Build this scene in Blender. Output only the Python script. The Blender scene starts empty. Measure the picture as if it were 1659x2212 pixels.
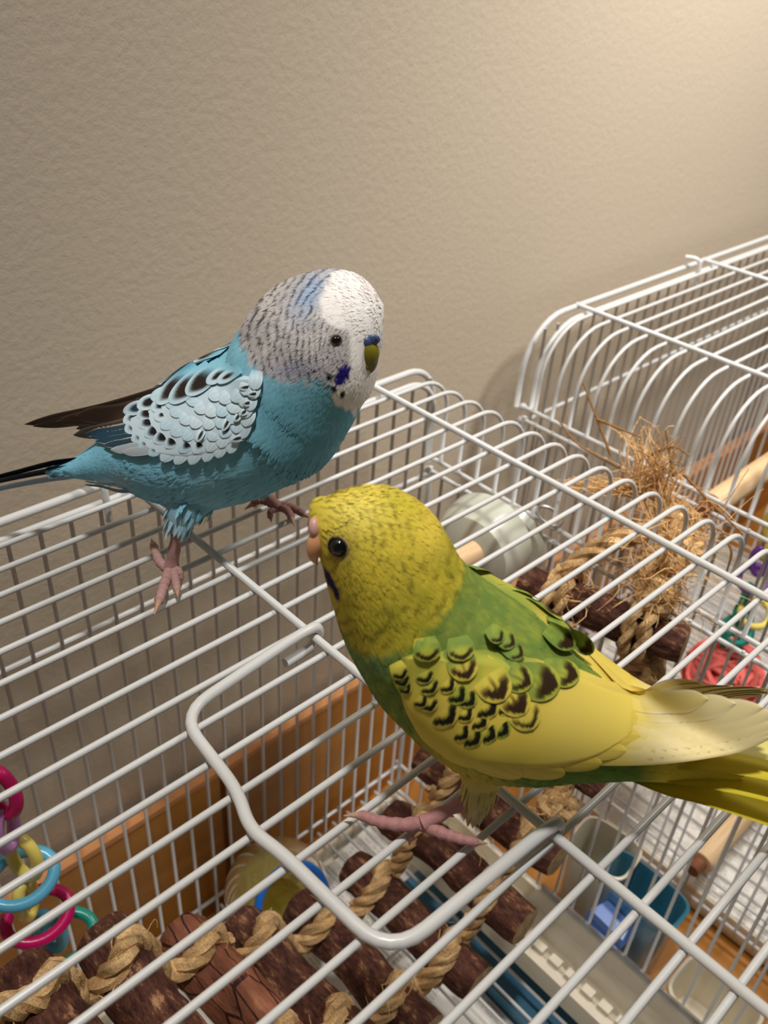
import bpy, bmesh, math, random
import numpy as np
from mathutils import Vector, Matrix
from mathutils.bvhtree import BVHTree
random.seed(7); rng = np.random.default_rng(11)
C = bpy.context.scene
COL = C.collection
S = 0.1824                      # one unit below = camera height above the cage top (m); all lengths are in that unit
PI = math.pi
# ---------------------------------------------------------------- camera
FPX, CX, CY = 1910.79, 829.5, 1106.0
yaw, pitch, roll = 0.79392866, 0.60068397, 0.07080114
_f = np.array([math.sin(yaw)*math.cos(pitch), math.cos(yaw)*math.cos(pitch), -math.sin(pitch)])
_r = np.array([math.cos(yaw), -math.sin(yaw), 0.0]); _u = np.cross(_r, _f)
RIGHT = math.cos(roll)*_r + math.sin(roll)*_u
UP = -math.sin(roll)*_r + math.cos(roll)*_u
FWD = _f
CAM = np.array([0.0, 0.0, 1.0])
cam_d = bpy.data.cameras.new('camera'); cam = bpy.data.objects.new('camera', cam_d); COL.objects.link(cam)
cam_d.sensor_fit = 'HORIZONTAL'; cam_d.sensor_width = 36.0; cam_d.lens = 36.0*FPX/1659.0
cam_d.clip_start = 0.01; cam_d.clip_end = 50
M = Matrix(((RIGHT[0], UP[0], -FWD[0], 0), (RIGHT[1], UP[1], -FWD[1], 0), (RIGHT[2], UP[2], -FWD[2], S), (0, 0, 0, 1)))
cam.matrix_world = M
cam_d.dof.use_dof = True; cam_d.dof.focus_distance = 1.36*S; cam_d.dof.aperture_fstop = cam_d.lens/1000.0/0.0015
C.camera = cam
# ---------------------------------------------------------------- light, exposure
vs = C.view_settings
vs.view_transform = 'Standard'; vs.look = 'None'; vs.exposure = 0.0; vs.gamma = 1.0; vs.use_curve_mapping = False
w = bpy.data.worlds.new('room_light'); C.world = w; w.use_nodes = True
w.node_tree.nodes['Background'].inputs[0].default_value = (1.0, 0.96, 0.91, 1)
w.node_tree.nodes['Background'].inputs[1].default_value = 0.065
def lamp(name, kind, loc, power, color, size=0.1, target=None, spot=None, blend=0.5):
    d = bpy.data.lights.new(name, kind); d.energy = power; d.color = color
    if kind == 'AREA': d.shape = 'DISK'; d.size = size*S
    else: d.shadow_soft_size = size*S
    if kind == 'SPOT': d.spot_size = spot; d.spot_blend = blend
    o = bpy.data.objects.new(name, d); COL.objects.link(o); o.location = [c*S for c in loc]
    if target is not None:
        v = Vector([t-c for t, c in zip(target, loc)]); o.rotation_euler = v.to_track_quat('-Z', 'Y').to_euler()
    return o
lamp('ceiling_lamp', 'POINT', (.05, .25, 4.7), 20.5, (1.0, 0.965, 0.92), 0.16)
lamp('wall_side_lamp', 'SPOT', (3.0, .0, 2.8), 17.5, (1.0, 0.95, 0.90), 0.35, (3.0, 1.25, .35), math.radians(104), 1.0)

# ---------------------------------------------------------------- pixel -> world
def ray(px, py):
    v = RIGHT*((px-CX)/FPX) - UP*((py-CY)/FPX) + FWD
    return v
def on_z(px, py, z=0.0):
    d = ray(px, py); return CAM + d*((z-1.0)/d[2])
def on_x(px, py, X):
    d = ray(px, py); return CAM + d*(X/d[0])
def on_y(px, py, Y):
    d = ray(px, py); return CAM + d*(Y/d[1])
def on_plane(px, py, p0, n):
    d = ray(px, py); t = np.dot(p0-CAM, n)/np.dot(d, n); return CAM + d*t
def project(P):
    v = np.asarray(P) - CAM
    z = v@FWD; return np.stack([CX + FPX*(v@RIGHT)/z, CY - FPX*(v@UP)/z], -1), z

# ---------------------------------------------------------------- helpers
WLOC = {}
def link(o, parent=None, loc=(0, 0, 0)):
    COL.objects.link(o)
    base = np.zeros(3)
    if parent is not None:
        o.parent = parent; base = WLOC[parent.name]
    loc = np.asarray(loc, float)
    o.location = [float(c)*S for c in (loc-base)]
    WLOC[o.name] = loc
    return o
def empty(name, loc, label=None, cat=None, group=None):
    o = bpy.data.objects.new(name, None); o.empty_display_size = 0.02
    link(o, None, loc); tag(o, label, cat, group); return o
def tag(o, label=None, cat=None, group=None, kind=None):
    if label: o['label'] = label
    if cat: o['category'] = cat
    if group: o['group'] = group
    if kind: o['kind'] = kind
    return o
class MB:
    def __init__(s): s.v = []; s.f = []; s.c = []; s.m = []; s.mi = 0; s.n = 0
    def add(s, V, F, col=None):
        V = np.asarray(V, float).reshape(-1, 3)
        for f in F: s.f.append(tuple(i+s.n for i in f)); s.m.append(s.mi)
        s.v.append(V); s.n += len(V)
        if col is None: col = np.ones((len(V), 3))*0.8
        s.c.append(np.broadcast_to(np.asarray(col, float), (len(V), 3)))
        return s
    def grid(s, P, close_u=False, close_v=False, col=None):
        nu, nv = P.shape[:2]; F = []
        for i in range(nu if close_u else nu-1):
            for j in range(nv if close_v else nv-1):
                a, b = i, (i+1) % nu; c, d = j, (j+1) % nv
                F.append((a*nv+c, b*nv+c, b*nv+d, a*nv+d))
        return s.add(P.reshape(-1, 3), F, None if col is None else np.asarray(col).reshape(-1, 3))
    def tube(s, path, r, n=8, cap=True, closed=False, col=None):
        P = np.asarray(path, float); k = len(P); r = np.broadcast_to(np.asarray(r, float), (k,))
        if closed: T = np.roll(P, -1, 0)-np.roll(P, 1, 0)
        else: T = np.gradient(P, axis=0)
        T /= np.linalg.norm(T, axis=1)[:, None]+1e-12
        a = np.array([0, 0, 1.0]) if abs(T[0][2]) < 0.9 else np.array([1.0, 0, 0])
        U = np.zeros_like(P); u = a-T[0]*np.dot(a, T[0]); U[0] = u/np.linalg.norm(u)
        for i in range(1, k):
            u = U[i-1]-T[i]*np.dot(U[i-1], T[i]); U[i] = u/(np.linalg.norm(u)+1e-12)
        W = np.cross(T, U); th = np.linspace(0, 2*PI, n, endpoint=False)
        G = P[:, None]+r[:, None, None]*(U[:, None]*np.cos(th)[None, :, None]+W[:, None]*np.sin(th)[None, :, None])
        base = s.n
        s.grid(G, close_u=closed, close_v=True, col=None if col is None else np.broadcast_to(col, G.shape))
        if cap and not closed:
            s.f.append(tuple(base+j for j in range(n))[::-1]); s.m.append(s.mi)
            s.f.append(tuple(base+(k-1)*n+j for j in range(n))); s.m.append(s.mi)
        return s
    def box(s, a, b):
        x0, y0, z0 = a; x1, y1, z1 = b
        V = [(x0,y0,z0),(x1,y0,z0),(x1,y1,z0),(x0,y1,z0),(x0,y0,z1),(x1,y0,z1),(x1,y1,z1),(x0,y1,z1)]
        return s.add(V, [(0,3,2,1),(4,5,6,7),(0,1,5,4),(1,2,6,5),(2,3,7,6),(3,0,4,7)])
    def lathe(s, prof, o, ax, n=32, col=None):
        ax = np.asarray(ax, float); ax /= np.linalg.norm(ax)
        h = np.array([0, 0, 1.0]) if abs(ax[2]) < 0.9 else np.array([1.0, 0, 0])
        e1 = np.cross(ax, h); e1 /= np.linalg.norm(e1); e2 = np.cross(ax, e1)
        th = np.linspace(0, 2*PI, n, endpoint=False)
        G = np.array([[np.asarray(o)+ax*hh+rr*(e1*math.cos(t)+e2*math.sin(t)) for t in th] for rr, hh in prof])
        return s.grid(G, close_v=True, col=col)
    def ball(s, c, r, n=12, m=8, col=None, sc=(1, 1, 1)):
        prof = [(r*math.sin(PI*i/m)+1e-5, -r*math.cos(PI*i/m)) for i in range(m+1)]
        k = s.n; s.lathe(prof, (0, 0, 0), (0, 0, 1), n, col)
        s.v[-1] = s.v[-1]*np.asarray(sc)+np.asarray(c); return s
    def mesh(s, name, mats, origin=(0, 0, 0), smooth=True, colors=False):
        me = bpy.data.meshes.new(name)
        V = (np.concatenate(s.v)-np.asarray(origin))*S
        me.from_pydata(V.tolist(), [], s.f)
        if not isinstance(mats, (list, tuple)): mats = [mats]
        for m in mats: me.materials.append(m)
        if len(mats) > 1: me.polygons.foreach_set('material_index', s.m)
        me.polygons.foreach_set('use_smooth', [smooth]*len(me.polygons))
        if colors:
            at = me.color_attributes.new('Col', 'FLOAT_COLOR', 'POINT')
            cc = np.concatenate(s.c); at.data.foreach_set('color', np.concatenate([cc, np.ones((len(cc), 1))], 1).astype(np.float32).ravel())
        me.update(); return me
    def build(s, name, mats, parent=None, loc=None, smooth=True, colors=False):
        if loc is None: loc = WLOC[parent.name] if parent is not None else (0, 0, 0)
        me = s.mesh(name, mats, loc, smooth, colors)
        if smooth:
            try: me.set_sharp_from_angle(angle=math.radians(42))
            except Exception: pass
        return link(bpy.data.objects.new(name, me), parent, loc)
def place(name, me, parent, loc):
    return link(bpy.data.objects.new(name, me), parent, loc)
def crom(P, n):
    P = np.asarray(P, float); k = len(P)
    Q = np.vstack([2*P[0]-P[1], P, 2*P[-1]-P[-2]]); out = []
    for t in np.linspace(0, k-1, n):
        i = min(int(t), k-2); f = t-i; p0, p1, p2, p3 = Q[i:i+4]
        out.append(0.5*((2*p1)+(-p0+p2)*f+(2*p0-5*p1+4*p2-p3)*f*f+(-p0+3*p1-3*p2+p3)*f**3))
    return np.array(out)
def fillet(pts, r, n=6):
    pts = [np.asarray(p, float) for p in pts]; out = [pts[0]]
    for i in range(1, len(pts)-1):
        a, b, c = pts[i-1:i+2]; u = (a-b); v = (c-b); lu = np.linalg.norm(u); lv = np.linalg.norm(v)
        d = min(r, lu*.45, lv*.45); p = b+u/lu*d; q = b+v/lv*d
        for t in np.linspace(0, 1, n): out.append((1-t)**2*p+2*t*(1-t)*b+t*t*q)
    out.append(pts[-1]); return np.array(out)
def noise1(x, k=3, seed=0):
    r = np.random.default_rng(seed); o = 0
    for i in range(k): o = o+np.sin(x*(1.7**i)*r.uniform(.7, 1.4)+r.uniform(0, 6.28))/(1.3**i)
    return o/k
def vnoise(x, y, seed=0):
    xi = np.floor(x).astype(np.int64); yi = np.floor(y).astype(np.int64); fx = x-xi; fy = y-yi
    fx = fx*fx*(3-2*fx); fy = fy*fy*(3-2*fy)
    def h(a, b):
        n = (a*374761393+b*668265263+seed*974711) & 0x7fffffff
        n = ((n ^ (n >> 13))*1274126177) & 0x7fffffff
        return ((n ^ (n >> 16)) & 0xffff)/65535.0
    return (h(xi, yi)*(1-fx)+h(xi+1, yi)*fx)*(1-fy)+(h(xi, yi+1)*(1-fx)+h(xi+1, yi+1)*fx)*fy
def lin(c):
    c = np.asarray(c, float)/255.0
    return np.where(c <= .04045, c/12.92, ((c+.055)/1.055)**2.4)
def sst(a, b, x): t = np.clip((x-a)/(b-a), 0, 1); return t*t*(3-2*t)
# ---------------------------------------------------------------- materials
def mat(name, color=(.8, .8, .8), rough=.5, spec=.5, **k):
    m = bpy.data.materials.new(name); m.use_nodes = True
    b = m.node_tree.nodes['Principled BSDF']
    b.inputs['Base Color'].default_value = (*color, 1); b.inputs['Roughness'].default_value = rough
    b.inputs['Specular IOR Level'].default_value = spec
    for a, v in k.items(): b.inputs[a].default_value = v
    return m
def N(m, t, **k):
    n = m.node_tree.nodes.new(t)
    for a, v in k.items(): setattr(n, a, v)
    return n
def L(m, a, b): m.node_tree.links.new(a, b)
def B(m): return m.node_tree.nodes['Principled BSDF']
def tex(m, scale=(1, 1, 1), coord='Object', rot=(0, 0, 0)):
    tc = N(m, 'ShaderNodeTexCoord'); mp = N(m, 'ShaderNodeMapping'); mp.inputs['Scale'].default_value = scale
    mp.inputs['Rotation'].default_value = rot
    L(m, tc.outputs[coord], mp.inputs[0]); return mp.outputs[0]
def noise(m, vec, scale, detail=4, rough=.55):
    n = N(m, 'ShaderNodeTexNoise'); n.inputs['Scale'].default_value = scale; n.inputs['Detail'].default_value = detail
    n.inputs['Roughness'].default_value = rough
    if vec is not None: L(m, vec, n.inputs['Vector'])
    return n.outputs['Fac']
def ramp(m, fac, stops):
    r = N(m, 'ShaderNodeValToRGB'); e = r.color_ramp.elements
    while len(e) < len(stops): e.new(.5)
    for q, (p, c) in zip(e, stops): q.position = p; q.color = (*c, 1)
    L(m, fac, r.inputs[0]); return r.outputs[0]
def bump(m, h, strength=.3, dist=.001):
    b = N(m, 'ShaderNodeBump'); b.inputs['Strength'].default_value = strength; b.inputs['Distance'].default_value = dist
    L(m, h, b.inputs['Height']); L(m, b.outputs[0], B(m).inputs['Normal']); return b
def colmat(name, rough=.6, spec=.25, **k):
    m = mat(name, rough=rough, spec=spec, **k); a = N(m, 'ShaderNodeAttribute', attribute_name='Col')
    L(m, a.outputs['Color'], B(m).inputs['Base Color']); return m
m_wall = mat('wall_paint', lin((195, 181, 160)), .75, .2)
v = tex(m_wall); h = noise(m_wall, v, 300, 3, .6); bump(m_wall, h, .30, .0010)
m_wire = mat('white_enamel', lin((212, 212, 210)), .30, .5)
m_feather = colmat('feather', .72, .18)
m_feather_long = colmat('flight_feather', .55, .25)
m_foot = colmat('scaly_skin', .6, .3)
v = tex(m_foot); bump(m_foot, noise(m_foot, v, 1500, 2), .5, .0004)
m_eye = mat('eye_gloss', (.004, .003, .003), .06, .6)
m_plain = colmat('plastic_coloured', .28, .5)
m_claw = colmat('horn', .35, .5)
m_bark = mat('bark', rough=.75, spec=.25)
v = tex(m_bark, (1, .35, 1)); n1 = noise(m_bark, v, 200, 6, .7); n2 = noise(m_bark, v, 650, 4, .7)
mx = N(m_bark, 'ShaderNodeMath', operation='MULTIPLY_ADD'); L(m_bark, n2, mx.inputs[0]); mx.inputs[1].default_value = .55; L(m_bark, n1, mx.inputs[2])
L(m_bark, ramp(m_bark, mx.outputs[0], [(.52, lin((30, 16, 14))), (.68, lin((68, 38, 31))), (.84, lin((100, 62, 47))), (.97, lin((178, 134, 98)))]), B(m_bark).inputs['Base Color'])
bump(m_bark, mx.outputs[0], .8, .0016)
m_bark2 = mat('reddish_bark', rough=.7, spec=.3)
v = tex(m_bark2, (1, .25, 1)); n1 = noise(m_bark2, v, 100, 5, .65); n2 = noise(m_bark2, v, 380, 3, .7)
mx = N(m_bark2, 'ShaderNodeMath', operation='MULTIPLY_ADD'); L(m_bark2, n2, mx.inputs[0]); mx.inputs[1].default_value = .35; L(m_bark2, n1, mx.inputs[2])
vo = N(m_bark2, 'ShaderNodeTexVoronoi', feature='DISTANCE_TO_EDGE'); vo.inputs['Scale'].default_value = 125; L(m_bark2, v, vo.inputs['Vector'])
mc = N(m_bark2, 'ShaderNodeMath', operation='LESS_THAN'); L(m_bark2, vo.outputs['Distance'], mc.inputs[0]); mc.inputs[1].default_value = .032
ms = N(m_bark2, 'ShaderNodeMath', operation='MULTIPLY_ADD'); L(m_bark2, mc.outputs[0], ms.inputs[0]); ms.inputs[1].default_value = -.25; L(m_bark2, mx.outputs[0], ms.inputs[2]); mx = ms
L(m_bark2, ramp(m_bark2, mx.outputs[0], [(.50, lin((50, 24, 18))), (.57, lin((112, 66, 47))), (.76, lin((142, 88, 64))), (.92, lin((172, 116, 86)))]), B(m_bark2).inputs['Base Color'])
bump(m_bark2, mx.outputs[0], .9, .002)
m_cut = mat('cut_wood', rough=.7, spec=.2)
v = tex(m_cut); L(m_cut, ramp(m_cut, noise(m_cut, v, 300, 4), [(.3, lin((150, 120, 84))), (.7, lin((192, 164, 122)))]), B(m_cut).inputs['Base Color'])
m_rope = colmat('sisal', .8, .2)
v = tex(m_rope); nr_ = noise(m_rope, v, 1300, 3); bump(m_rope, nr_, .7, .0006)
mm = N(m_rope, 'ShaderNodeMix', data_type='RGBA', blend_type='MULTIPLY'); mm.inputs['Factor'].default_value = 1.0
at_ = [n for n in m_rope.node_tree.nodes if n.type == 'ATTRIBUTE'][0]
L(m_rope, at_.outputs['Color'], mm.inputs['A']); L(m_rope, ramp(m_rope, nr_, [(.30, (.72, .68, .64)), (.60, (1.25, 1.22, 1.18))]), mm.inputs['B']); L(m_rope, mm.outputs['Result'], B(m_rope).inputs['Base Color'])
m_dowel = mat('pale_wood', rough=.55, spec=.3)
v = tex(m_dowel, (.06, 1, 1)); L(m_dowel, ramp(m_dowel, noise(m_dowel, v, 500, 4), [(.3, lin((212, 174, 128))), (.7, lin((238, 208, 166)))]), B(m_dowel).inputs['Base Color'])
m_wood = mat('orange_wood', rough=.42, spec=.4)
v = tex(m_wood, (.12, 1, 1)); L(m_wood, ramp(m_wood, noise(m_wood, v, 60, 5), [(.25, lin((168, 108, 40))), (.75, lin((198, 136, 60)))]), B(m_wood).inputs['Base Color'])
m_wood_lit_edge = mat('orange_wood_lit_edge', lin((214, 150, 98)), .5, .35)  # paler than the boards: light from above put into the colour
m_blue_tray = mat('blue_plastic', lin((74, 128, 160)), .3, .5)
m_cream = mat('cream_plastic', lin((226, 216, 194)), .35, .5)
m_clear = mat('smoky_clear_plastic', (.8, .78, .72), .12, .5, **{'Transmission Weight': .9, 'IOR': 1.2})
m_yellow_clear = mat('yellow_clear_plastic', lin((232, 220, 150)), .1, .5, **{'Transmission Weight': .85, 'IOR': 1.25})
m_milk = mat('milky_plastic', lin((216, 216, 200)), .25, .5, **{'Transmission Weight': .15, 'Subsurface Weight': .2, 'Subsurface Scale': .01})
m_teal = mat('teal_plastic', lin((70, 150, 180)), .25, .5, **{'Transmission Weight': .35, 'IOR': 1.3})
m_clip = mat('periwinkle_plastic', lin((98, 134, 210)), .35, .5)
m_ring = mat('blue_ring_plastic', lin((30, 110, 205)), .3, .5)
m_red = colmat('dyed_vine', .7, .2)
m_steel = mat('steel', (.5, .5, .5), .3, .5, Metallic=1.0)
# newsprint: dashes in lines, headline blocks, soft grey pictures
m_news = mat('newsprint', rough=.85, spec=.1)
v = tex(m_news); sep = N(m_news, 'ShaderNodeSeparateXYZ'); L(m_news, v, sep.inputs[0])
def mth(m, op, a, b=None, c=None):
    n = N(m, 'ShaderNodeMath', operation=op)
    for i, q in enumerate((a, b, c)):
        if q is None: continue
        if isinstance(q, (int, float)): n.inputs[i].default_value = q
        else: L(m, q, n.inputs[i])
    return n.outputs[0]
ly = mth(m_news, 'GREATER_THAN', mth(m_news, 'SINE', mth(m_news, 'MULTIPLY', sep.outputs[0], 2*PI/.0026)), .1)
nz = N(m_news, 'ShaderNodeTexNoise'); nz.inputs['Scale'].default_value = 1; nz.inputs['Detail'].default_value = 2
cmb = N(m_news, 'ShaderNodeCombineXYZ')
L(m_news, mth(m_news, 'FLOOR', mth(m_news, 'MULTIPLY', sep.outputs[0], 1/.0026)), cmb.inputs[0]); L(m_news, mth(m_news, 'MULTIPLY', sep.outputs[1], 260.0), cmb.inputs[1])
L(m_news, cmb.outputs[0], nz.inputs['Vector'])
dash = mth(m_news, 'MULTIPLY', ly, mth(m_news, 'GREATER_THAN', nz.outputs['Fac'], .44))
gut = mth(m_news, 'GREATER_THAN', mth(m_news, 'FRACT', mth(m_news, 'MULTIPLY', sep.outputs[1], 1/.041)), .10)
para = mth(m_news, 'GREATER_THAN', noise(m_news, v, 22, 1), .42)
dash = mth(m_news, 'MULTIPLY', dash, mth(m_news, 'MULTIPLY', gut, para))
big = noise(m_news, v, 14, 2); pic = mth(m_news, 'GREATER_THAN', big, .62)
mixn = mth(m_news, 'MAXIMUM', mth(m_news, 'MULTIPLY', dash, .32), mth(m_news, 'MULTIPLY', pic, mth(m_news, 'MULTIPLY', noise(m_news, v, 90, 4), .9)))
L(m_news, ramp(m_news, mixn, [(0, lin((240, 236, 228))), (1, lin((62, 60, 58)))]), B(m_news).inputs['Base Color'])
bump(m_news, noise(m_news, v, 30, 2), .4, .002)
# ================================================================ the setting
WALL_Y = 1.575
def struct(name, mb, m, smooth=False):
    o = mb.build(name, m, None, (0, 0, 0), smooth); o['kind'] = 'structure'; return o
ZT = -1.80                                                          # top of the cabinet the cages stand on
struct('wall_back', MB().box((-3.5, WALL_Y, -5.2), (9.0, WALL_Y+.4, 7.0)), m_wall)
struct('floor', MB().box((-3.5, -5.0, -5.4), (9.0, WALL_Y+.4, -5.2)), mat('floor_boards', lin((150, 120, 90)), .5, .3))
cab = empty('cabinet', (1.8, .6, -5.2), 'orange-brown wooden cabinet with a raised back board, under both birdcages', 'cabinet')
MB().box((-2.0, -.6, -5.2), (7.0, 1.53, ZT-.14)).build('body', m_wood, cab, smooth=False)
MB().box((-2.05, -.65, ZT-.14), (7.05, 1.53, ZT)).build('top_board', m_wood, cab, smooth=False)
seam = float(on_y(490, 1800, 1.497)[0]); xs = [-2.05, seam-.012, seam+2.1, 7.05]
for i in range(3):
    a, b = xs[i]+(.024 if i else 0), xs[i+1]
    MB().box((a, 1.500, ZT), (b, 1.545, -1.150)).build('back_board', m_wood, cab, smooth=False)
MB().box((-2.05, 1.520, ZT), (7.05, 1.549, -1.16)).build('back_frame', m_wood, cab, smooth=False)
MB().box((-2.05, 1.497, -1.150), (7.05, 1.549, -1.130)).build('edge_strip', m_wood_lit_edge, cab, smooth=False)  # top edge of the back boards, lit look painted in

# ================================================================ birdcages
PITCH = .0656; YW1 = 1.378; NW = 26
def build_cage(ox, oy, rods, xl, xr, hookx, label):
    o = np.array([ox, oy, 0.0]); yb = YW1-PITCH*(NW-.2); ybk = 1.412
    c = empty('birdcage', o+np.array([xl, yb, -1.72]), label, 'birdcage', 'birdcages')
    base = o
    # top wires: one bend at each end, then down to the lid rail
    rr = .10 if ox == 0 else .165; zl = -.272
    def bent(r, n, xa=xl, xb=xr, z=0.0):
        p = [(xa, 0, zl)]+[(xa+rr-rr*math.cos(t), 0, z-rr+rr*math.sin(t)) for t in np.linspace(0, PI/2, 9)]
        for k in range(1, 5): p.append((xa+rr+(xb-xa-2*rr)*k/5, 0, z))
        p += [(xb-rr+rr*math.sin(t), 0, z-rr+rr*math.cos(t)) for t in np.linspace(0, PI/2, 9)]+[(xb, 0, zl)]
        return MB().tube(p, r, n)
    me = bent(.0056, 8).mesh('top_wire', m_wire)
    for k in range(NW): place('top_wire', me, c, base+np.array([0, YW1-PITCH*k, 0]))
    place('back_top_rod', bent(.0090, 10, xl-.01, xr+.01, .004).mesh('back_top_rod', m_wire), c, base+np.array([0, 1.443, 0]))
    place('back_frame_rod', bent(.0080, 10, xl+.02, xr-.02, -.012).mesh('back_frame_rod', m_wire), c, base+np.array([0, 1.408, 0]))
    me = MB().tube([(0, yb-.02, 0), (0, .6, 0), (0, 1.443, 0)], .0072, 10).mesh('cross_rod', m_wire)
    for x in rods: place('cross_rod', me, c, (x, oy, .0105))
    # back and front panels
    me = MB().tube([(0, 0, -.012), (0, 0, -.9), (0, 0, -1.71)], .0047, 8).mesh('back_wire', m_wire)
    x = xl+.03
    while x < xr-.02:
        place('back_wire', me, c, base+np.array([x, ybk, 0]))
        if ox == 0: place('front_wire', me, c, base+np.array([x, yb, 0]))
        x += .0630
    def rail(name, a, b, r=.0062): return MB().tube([a, (np.asarray(a)+np.asarray(b))/2, b], r, 8).build(name, m_wire, c)
    for z in (-.322, -1.578, -1.71):
        rail('back_rail', base+np.array([xl, ybk+.006, z]), base+np.array([xr, ybk+.006, z]))
        rail('front_rail', base+np.array([xl, yb-.006, z]), base+np.array([xr, yb-.006, z]))
    rail('front_rail', base+np.array([xl, yb, -.004]), base+np.array([xr, yb, -.004]))
    me = MB().tube([(0, 0, -.305), (0, 0, -1.0), (0, 0, -1.712)], .0047, 8).mesh('end_wire', m_wire)
    for s, xx in ((-1, xl), (1, xr)):
        for k in range(NW): place('end_wire', me, c, base+np.array([xx, YW1-.012-PITCH*k, 0]))
        for z, rd in ((-.270, .0066), (-.312, .0062), (-1.572, .0062), (-1.710, .0062)):
            rail('end_rail', base+np.array([xx, yb-.01, z]), base+np.array([xx, 1.432, z]), rd)
        for yy in (1.425, yb):
            for z in (-.27, -.317): MB().ball(base+np.array([xx, yy, z]), .0125, 12, 8).build('corner_knob', m_wire, c)
            rail('corner_post', base+np.array([xx, yy-.012, -.30]), base+np.array([xx, yy-.012, -1.72]), .0085)
    # hook that holds the lid to the back rod
    hx = hookx
    p = [(hx+.012, oy+1.396, -.05), (hx+.012, oy+1.397, .004), (hx+.011, oy+1.400, .030), (hx+.004, oy+1.412, .041), (hx-.008, oy+1.430, .044), (hx-.016, oy+1.444, .043)]
    MB().tube(crom(p, 22), .0075, 8).build('hook', m_wire, c)
    # floor grate and sliding tray
    me = MB().tube([(0, yb+.01, 0), (0, .6, 0), (0, 1.40, 0)], .0050, 8).mesh('grate_wire', m_wire)
    x = xl+.06
    while x < xr-.03:
        place('grate_wire', me, c, (ox+x, oy, -1.600)); x += .0655
    for y in (-.1, .42, .93): rail('grate_bar', base+np.array([xl, y, -1.611]), base+np.array([xr, y, -1.611]), .006)
    t = MB(); a0, a1, b0, b1 = ox+xl+.025, ox+xr-.02, oy+yb+.02, oy+1.40
    t.box((a0, b0, -1.79), (a1, b1, -1.775))
    for q in (((a0, b0, -1.775), (a0+.012, b1, -1.70)), ((a1-.012, b0, -1.775), (a1, b1, -1.70)), ((a0+.012, b0, -1.775), (a1-.012, b0+.012, -1.70)), ((a0+.012, b1-.012, -1.775), (a1-.012, b1, -1.70))): t.box(*q)
    t.build('tray', m_cream, c, smooth=False)
    if ox == 0: MB().box((1.318, .02, -1.774), (1.575, 1.12, -1.700)).build('tray_insert', m_blue_tray, c, smooth=False)['label'] = 'blue tray insert'
    return c
cage1 = build_cage(0, 0, (0.0, .694, 1.388), -.22, 1.612, .625, 'white wire birdcage whose top the two budgerigars stand on')
cage2 = build_cage(2.285, .028, (2.285, 3.045, 3.81), -.22, 1.745, 2.93, 'white wire birdcage standing behind the frayed rope, no bird on it')
# wire handle of the top door, hooped round the middle cross rod
hp = [on_z(x, y, .016) for x, y in ((662, 1377), (388, 1545), (512, 1706), (540, 1792), (612, 1846), (842, 2070), (1178, 1806))]
X1 = .694
def hoop(p, q):
    d = p-q; d /= np.linalg.norm(d)
    a = p.copy(); a[2] = .030
    return [a-d*.04, a, a+d*.022+np.array([0, 0, -.006]), a+d*.026+np.array([0, 0, -.026]), a+d*.006+np.array([0, 0, -.040]), a-d*.045+np.array([0, 0, -.042])]
h0 = hoop(hp[0], hp[1]); h1 = hoop(hp[-1], hp[-2])
mid = fillet([h0[0]]+hp[1:-1]+[h1[0]], .055, 7)
path = np.vstack([crom(h0[::-1], 26)[:-1], mid, crom(h1, 26)[1:]])
MB().tube(path, .0088, 12).build('door_handle', m_wire, cage1)
# small wire ring on the end rail
rc = on_x(1187, 1115, 1.615)
MB().tube([rc+np.array([.028*math.cos(t), .034*math.sin(t), .010*math.sin(t)]) for t in np.linspace(0, 2*PI, 25)[:-1]], .0045, 8, closed=True).build('ring', m_steel, cage1)

# ================================================================ newspapers on the cage floors
def paper(x0, x1, y0, y1, z, label, grp=None):
    nx, ny = 40, 30; X, Y = np.meshgrid(np.linspace(x0, x1, nx), np.linspace(y0, y1, ny), indexing='ij')
    Z = z+.008*np.sin(X*9+Y*3)*np.sin(Y*7+1)+.006*np.sin(X*23)
    P = np.stack([X, Y, Z], -1); P2 = P.copy(); P2[..., 2] -= .003
    mb = MB().grid(P).grid(P2[::-1])
    o = mb.build('newspaper', m_news, None, (x0, y0, z)); tag(o, label, 'newspaper', 'newspapers on the cage floors')
paper(-.17, 1.312, -.2, 1.36, -1.745, 'newspaper sheet lining the tray below the branch ladder')
paper(1.285, 1.57, 1.13, 1.37, -1.735, 'small newspaper piece in the back corner of the near cage tray, beyond the trough')
paper(2.125, 3.95, -.2, 1.38, -1.745, 'newspaper sheet lining the tray of the empty far cage')
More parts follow.
